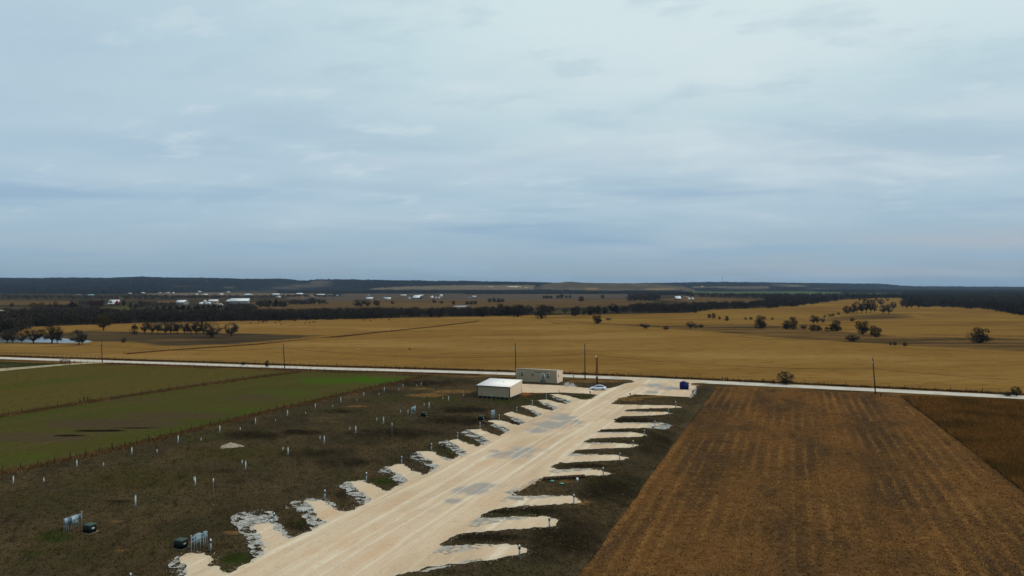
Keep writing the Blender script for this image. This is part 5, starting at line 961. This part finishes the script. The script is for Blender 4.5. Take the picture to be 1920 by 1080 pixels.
# ------------------------------------------------------------------ distant buildings
bw = pmat('white_metal_wall', lin(172,172,168), .5); br = pmat('white_barn_roof', lin(206,208,210), .4, .4, var=.1); gw = pmat('grey_metal_wall', lin(120,122,122), .6); tw_ = pmat('tan_barn_wall', lin(140,128,104), .7); redw = pmat('red_barn_wall', lin(92,26,30), .7); pink = pmat('pink_brick', lin(140,104,88), .8); greyr = pmat('grey_roof', lin(96,94,94), .6); tealr = pmat('teal_roof', lin(120,150,150), .5); brownr = pmat('brown_roof', lin(120,92,72), .7); darkw_ = pmat('dark_wall', lin(44,42,44), .8)
def barn(px, py, wpx, hpx, label, cat='barn', roof=br, wall=bw, rise=.35, depth=.7, rz=0, name=None, ridge_x=True, door=True, group=None, hill=None):
    if hill: d = hill; p = Vector(((px-960)*d/F, d, zat(py,d)))
    else: p = P(px,py,.15)
    s = p.y/F; w, h = wpx*s, hpx*s; dp = w*depth; he = h*(1-rise)
    t = thing(name or cat.replace(' ','_'), p, label, cat, R(rz), group); m = MB(); x = w/2; o = .03*w
    if ridge_x:
        m.add([(-x,0,0),(x,0,0),(x,dp,0),(-x,dp,0),(-x,0,he),(x,0,he),(x,dp,he),(-x,dp,he),(-x,dp/2,h*.97),(x,dp/2,h*.97)], [[0,1,5,4],[2,3,7,6],[1,2,6,9,5],[3,0,4,8,7]]); m.build('wall', wall, t)
        MB().add([(-x-o,-o,he-.1),(x+o,-o,he-.1),(x+o,dp/2,h),(-x-o,dp/2,h),(x+o,dp+o,he-.1),(-x-o,dp+o,he-.1)]+[(-x-o,-o,he+.15),(x+o,-o,he+.15),(x+o,dp/2,h+.25),(-x-o,dp/2,h+.25),(x+o,dp+o,he+.15),(-x-o,dp+o,he+.15)], [[6,7,8,9],[9,8,10,11],[0,3,2,1],[3,5,4,2],[0,1,7,6],[4,5,11,10],[1,2,8,7],[2,4,10,8],[3,0,6,9],[5,3,9,11]]).build('roof', roof, t)
    else:
        m.add([(-x,0,0),(x,0,0),(x,dp,0),(-x,dp,0),(-x,0,he),(x,0,he),(x,dp,he),(-x,dp,he),(0,0,h*.97),(0,dp,h*.97)], [[0,1,5,8,4],[2,3,7,9,6],[1,2,6,5],[3,0,4,7]]); m.build('wall', wall, t)
        MB().add([(-x-o,-o,he-.1),(0,-o,h),(0,dp+o,h),(-x-o,dp+o,he-.1),(x+o,-o,he-.1),(x+o,dp+o,he-.1)]+[(-x-o,-o,he+.15),(0,-o,h+.25),(0,dp+o,h+.25),(-x-o,dp+o,he+.15),(x+o,-o,he+.15),(x+o,dp+o,he+.15)], [[6,7,8,9],[7,10,11,8],[0,3,2,1],[1,2,5,4],[0,1,7,6],[1,4,10,7],[3,0,6,9],[4,5,11,10],[2,3,9,8],[5,2,8,11]]).build('roof', roof, t)
    if door and hpx > 4:
        MB().box(-w*.12,w*.12,-.25,-.03,0,he*.75).build('door', greyr, t); MB().box(w*.25,w*.37,-.2,-.03,he*.35,he*.7).build('window', darkw_, t)
    return t
fh = barn(213,572,18,9.5,'farmhouse with white roof, dark porch and red brick front gable','farmhouse', br, darkw_, .5, .5)
s = fh.location.y/F
MB().add([(x*s,y,z*s) for x,y,z in ((4.5,-3,0),(9.5,-3,0),(9.5,-3,4.8),(7,-3,8.6),(4.5,-3,4.8),(4.5,4,0),(9.5,4,0),(9.5,4,4.8),(7,4,8.6),(4.5,4,4.8))], [[0,1,2,3,4],[5,9,8,7,6],[0,5,6,1],[1,6,7,2],[2,7,8,3],[3,8,9,4],[4,9,5,0]]).build('brick_gable', redw, fh)
MB().add([(x*s,y,z*s) for x,y,z in ((-7,-2.2,4.6),(-3,-2.2,4.6),(-5,-2.2,8.2),(-7,3,4.6),(-3,3,4.6),(-5,3,8.2))], [[0,1,2],[3,5,4],[0,2,5,3],[1,4,5,2],[0,3,4,1]]).build('dormer', darkw_, fh)
MB().add([(x*s,y,z*s) for x,y,z in ((-10,-4,2.6),(4.4,-4,2.6),(4.4,-.1,3.9),(-10,-.1,3.9),(-10,-4,2.8),(4.4,-4,2.8),(4.4,-.1,4.1),(-10,-.1,4.1))], [[0,3,2,1],[4,5,6,7],[0,1,5,4],[1,2,6,5],[2,3,7,6],[3,0,4,7]]).build('porch_roof', br, fh)
for x in (-9.8,-6.5,-3.2,0,4.2): MB().box(x*s-.15,x*s+.15,-3.9,-3.6,0,2.7*s).build('porch_post', bw, fh)
barn(337,571,18,8,'white barn with white roof left of the barn group','barn',br,gw,.45,.8,-12)
barn(399,570.5,16,8.6,'tan barn with white roof beside the small white houses','barn',br,tw_,.3,.7,6)
barn(383,570,8,7.5,'small white gabled house left of the tan barn','house',br,bw,.5,.9,10,ridge_x=False); barn(376.5,571.5,7,4.5,'tiny low white house leftmost in the barn group','house',br,gw,.5,.9,0)
barn(391.5,570.8,5,4.2,'tiny white house tucked between gabled house and tan barn','house',br,bw,.5,.9,0); barn(412.5,573,9,4.6,'low white shed with steep roof right of the tan barn','shed',br,bw,.7,.9,15,ridge_x=False)
barn(430,568.5,15,7,'white roofed barn wing left of the long white barn','barn',br,darkw_,.5,.9,-15); barn(449,569,32,9.2,'long white barn with broad white roof and grey end','barn',br,gw,.5,.6,14)
FAR = [(169,555.5,11,3.6,'pale blue roofed shed below the left ridge',tealr,gw),(146,554.8,8,3,'dark roofed shed left of the pale blue one',greyr,darkw_),(243,550.6,6,1.8,'tiny white roof at left under the ridge',br,bw),(266,550,7,1.8,'second tiny white roof under the left ridge',br,bw),(298,549.6,6,1.5,'faint pale roof on the pale strip',br,gw),(312,549.6,9,2,'pale long roof on the pale strip right of a faint one',br,gw),(325,549.8,3,1.8,'tiny white box right of the pale long roof',br,bw),(371,547.8,9,2,'long white roof at the foot of the ridge',br,bw),(380.5,554.2,5,2.6,'small white house left of its twin behind the barns',br,bw),(386,553.8,5,2.8,'small white house right of its twin behind the barns',br,bw),(369,553,4,2.2,'white speck house behind the left barn',br,bw),(412,553,5,2.6,'white house standing alone behind the tan barn',br,bw),(416,552.3,4,2.4,'bright white gable behind the tan barn',br,bw),(428,548.3,5,1.6,'tiny pale roof high behind the barns',br,gw),(437,555,5,2,'low grey house left of the white hall',greyr,gw),(446,555.6,6,2.2,'low house behind the long white barn',greyr,bw),(463,554.4,10,3.4,'white hall with bright roof behind the long barn',br,bw),(470.5,554.6,5,3,'white annex right of the white hall',br,bw),
 (488,555.5,6,2.2,'small tan house at the left of the mid settlement',brownr,tw_),(516,553.5,12,3,'long white roof in the mid settlement',br,bw),(521,557.8,7,3,'white house in front of the long white roof',br,bw),(546,553.5,8,2.4,'pale tan house in the mid settlement',brownr,tw_),(562,552.6,11,3,'white roofed hall right of the tan house',br,tw_),(564,558.6,7,3,'brown roofed house in front of the white roofed hall',brownr,pink),(582,556.8,8,4,'pinkish brick house in the mid settlement',brownr,pink),(601,553.4,14,1.8,'low pale greenhouse row',br,gw),(618,553.4,12,1.8,'low pale roof right of the greenhouse row',br,gw),(633,555,5,2,'small pale house left of the dark shed',br,gw),(638,555.6,9,2.6,'dark long shed right of the settlement',greyr,darkw_),
 (690.5,555,4,3,'teal silo-like shed on the plough land',tealr,tealr),(693,561,12,3.4,'white steep roof on the plough land',br,bw),(709,561.3,2.4,2.4,'tiny grey tank house between two white roofs',greyr,gw),(719,561.3,10,3.4,'white shed left of the flat white barn',br,gw),(728,561.3,9,3.4,'flat white barn right of the white shed',br,bw),(757,554.5,10,2,'faint pale roof behind the sloping white roof',br,gw),(767,560,5,3,'small white shed left of the sloping white roof',br,bw),(789,554.6,8,1.8,'faint long roof right of the sloping white roof',br,gw),(810,558.8,5,3,'white cottage leftmost in the white cluster',br,bw),(818,559.2,4,3.4,'white cottage centre of the white cluster',br,bw),(823.5,559.2,3,2.2,'tiny white cottage at the right of the cluster',br,bw),(827,556,5,3.6,'tilted bright white roof right of the cluster',br,bw),(811,556.4,4,3.2,'white house at the back of the white cluster',br,bw),(880,559,9,2,'low grey roof on the far plough land',greyr,gw),(889,557,7,2,'small pale roof behind the low grey roof',br,gw),(1232,559.5,5,3.4,'tiny white roof in the wood left of the red barn',br,bw),(1292.5,561.4,4,2.8,'small white shed right of the red barn',br,bw),(1299,561.4,4.5,2.8,'small grey shed farther right of the red barn',br,gw)]
for i, (x, y, w_, h_, lab, rm, wm_) in enumerate(FAR): barn(x,y,w_,h_,lab,'shed' if 'shed' in lab or 'roof' in lab else 'house',rm,wm_,.5,.7,[-8,6,14,-3][i%4],door=False,group='far buildings on the plain',ridge_x=i%3 != 2)
sl = barn(780,560,14,6.4,'broad white sloping roof barn with dark front','barn',br,darkw_,.75,.9,-20)
rb = barn(1272,562.4,10.5,7,'red barn with bright white roof','barn',br,redw,.62,.8,4)
barn(1287,560.4,11,5,'tan hay shed right of the red barn','shed',brownr,tw_,.4,.6,0); barn(428,537.6,6,1.6,'tiny pale house high on the wooded ridge','house',br,bw,.4,.7,0,hill=5050,door=False)
barn(1316.5,537.4,5,1.6,'tiny white house on the far right slope','house',br,bw,.4,.7,0,hill=6300,door=False)
def mast(px, yb, yt, d, lab, wd):
    p = Vector(((px-960)*d/F, d, zat(yb,d))); h = (yb-yt)*d/F; t = thing('radio_mast', p, lab, 'radio mast'); mm = pmat('mast_steel', lin(110,116,120), .6)
    L = [(wd,0),(-wd*.5,wd*.87),(-wd*.5,-wd*.87)]
    for x, y in L: MB().tube((x,y,0),(x*.45,y*.45,h*.78),.8,.6,n=4).build('leg', mm, t)
    m = MB()
    for k in range(10):
        z0 = h*.78*k/10; z1 = h*.78*(k+1)/10; f0 = 1-.55*k/10; f1 = 1-.55*(k+1)/10
        for i in range(3): a = L[i]; b = L[(i+1)%3]; m.tube((a[0]*f0,a[1]*f0,z0),(b[0]*f1,b[1]*f1,z1),.4,n=3)
    m.build('bracing', mm, t); MB().tube((0,0,h*.6),(0,0,h),1.0,.5,n=5).build('antenna', mm, t); MB().tube((0,0,h*.66),(0,0,h*.72),3.2,n=8).build('antenna_ring', mm, t)
mast(360.5,524,517.5,5900,'thin radio mast on the left wooded ridge',3.2); mast(1354.5,531,516.5,7700,'taller thin radio mast on the right wooded ridge',4)

# ------------------------------------------------------------------ cattle and small field objects
def cow_mesh():
    st = [(-.95,.95,.06,.08),(-.9,1.0,.2,.26),(-.6,1.02,.29,.34),(-.1,.98,.32,.38),(.4,1.0,.30,.38),(.75,1.05,.24,.33),(.95,1.12,.15,.22),(1.15,1.15,.12,.16),(1.3,1.1,.13,.15),(1.5,.98,.08,.09),(1.56,.96,.05,.06)]
    n = 8; vs = []; fs = []
    for x, z, hw, hh_ in st:
        for j in range(n): a = 2*math.pi*j/n; vs.append((x, hw*math.cos(a), z+hh_*math.sin(a)))
    for i in range(len(st)-1):
        for j in range(n): fs.append([i*n+j,i*n+(j+1)%n,(i+1)*n+(j+1)%n,(i+1)*n+j])
    m = MB().add(vs, fs+[list(range(n))[::-1],[(len(st)-1)*n+j for j in range(n)]])
    for x, y in ((.55,.17),(.55,-.17)): m.tube((x,y,.85),(x+.02,y,.42),.11,.06,6).tube((x+.02,y,.42),(x,y,0),.06,.05,6)
    for x, y in ((-.7,.18),(-.7,-.18)): m.tube((x,y,.9),(x-.02,y,.55),.15,.08,6).tube((x-.02,y,.55),(x-.12,y,.42),.08,.055,6).tube((x-.12,y,.42),(x-.08,y,0),.055,.05,6)
    for s_ in (-1,1): m.tube((1.27,s_*.1,1.2),(1.25,s_*.28,1.2),.05,.02,4)
    m.tube((-.95,0,1.15),(-1.02,0,.5),.03,.04,4); return m
cowm = [pmat('black_hide', lin(24,20,18), .9), pmat('brown_hide', lin(70,42,28), .9)]
cm = cow_mesh(); base = []
for k in (0,1):
    o = cm.build('cow', cowm[k]); base.append(o.data); bpy.data.objects.remove(o)
herd = [(469.5,607.8),(485,605.8),(493,605.3),(499,604.6),(516.5,606.8),(524.5,604),(527,609.4),(553.5,602.6),(571.5,608),(574.5,603.7),(580.5,606.3),(588,605.6),(682.5,601.8),(694.5,602.9),(729.5,601.2)]
for i, (px, py) in enumerate(herd):
    o = bpy.data.objects.new('cow', base[1 if i in (3,8) else 0]); COL.objects.link(o); o.location = P(px,py,.1); o.rotation_euler.z = tr_.uniform(0,6.28); 
    pos = 'leftmost' if i == 0 else (NTH[i] if i < 14 else 'rightmost')+(' from the left' if i < 14 else '')
    tag(o, f'tiny {"brown" if i in (3,8) else "black"} cow grazing before the creek wood, {pos} of the herd', 'cow', 'cattle before the creek wood')
t = thing('feed_drum', P(768.3,655.8,.1), 'small red feed drum alone in the gold field', 'drum'); MB().tube((0,0,0),(0,0,.85),.42,n=12).build('drum', pmat('red_drum', lin(130,34,20), .6), t); MB().tube((0,0,.85),(0,0,.9),.45,n=12).build('rim', steel_d, t)
t = thing('feed_tub', P(672,655.3,.1), 'small pale yellow tub alone in the gold field', 'tub'); MB().tube((0,0,0),(0,0,.5),.3,.42,n=12).build('tub', pmat('yellow_tub', lin(190,160,80), .6), t); MB().tube((0,0,.5),(0,0,.55),.45,n=12).build('rim', pmat('yellow_rim', lin(200,170,90), .6), t)

# ------------------------------------------------------------------ haze
hm = bpy.data.materials.new('haze_air'); hm.use_nodes = True; nt = hm.node_tree; nt.nodes.clear(); ho = nt.nodes.new('ShaderNodeOutputMaterial'); pv = nt.nodes.new('ShaderNodeVolumePrincipled')
pv.inputs['Density'].default_value = 2.8e-5; pv.inputs['Color'].default_value = (.5,.72,1.0,1); pv.inputs['Anisotropy'].default_value = 0
nt.links.new(pv.outputs[0], ho.inputs['Volume'])
hb = MB().box(-30000,30000,-1000,27000,-2,260).build('haze', hm); tag(hb, 'pale blue winter haze over the plain', 'haze', kind='stuff')
sc.cycles.use_denoising = True
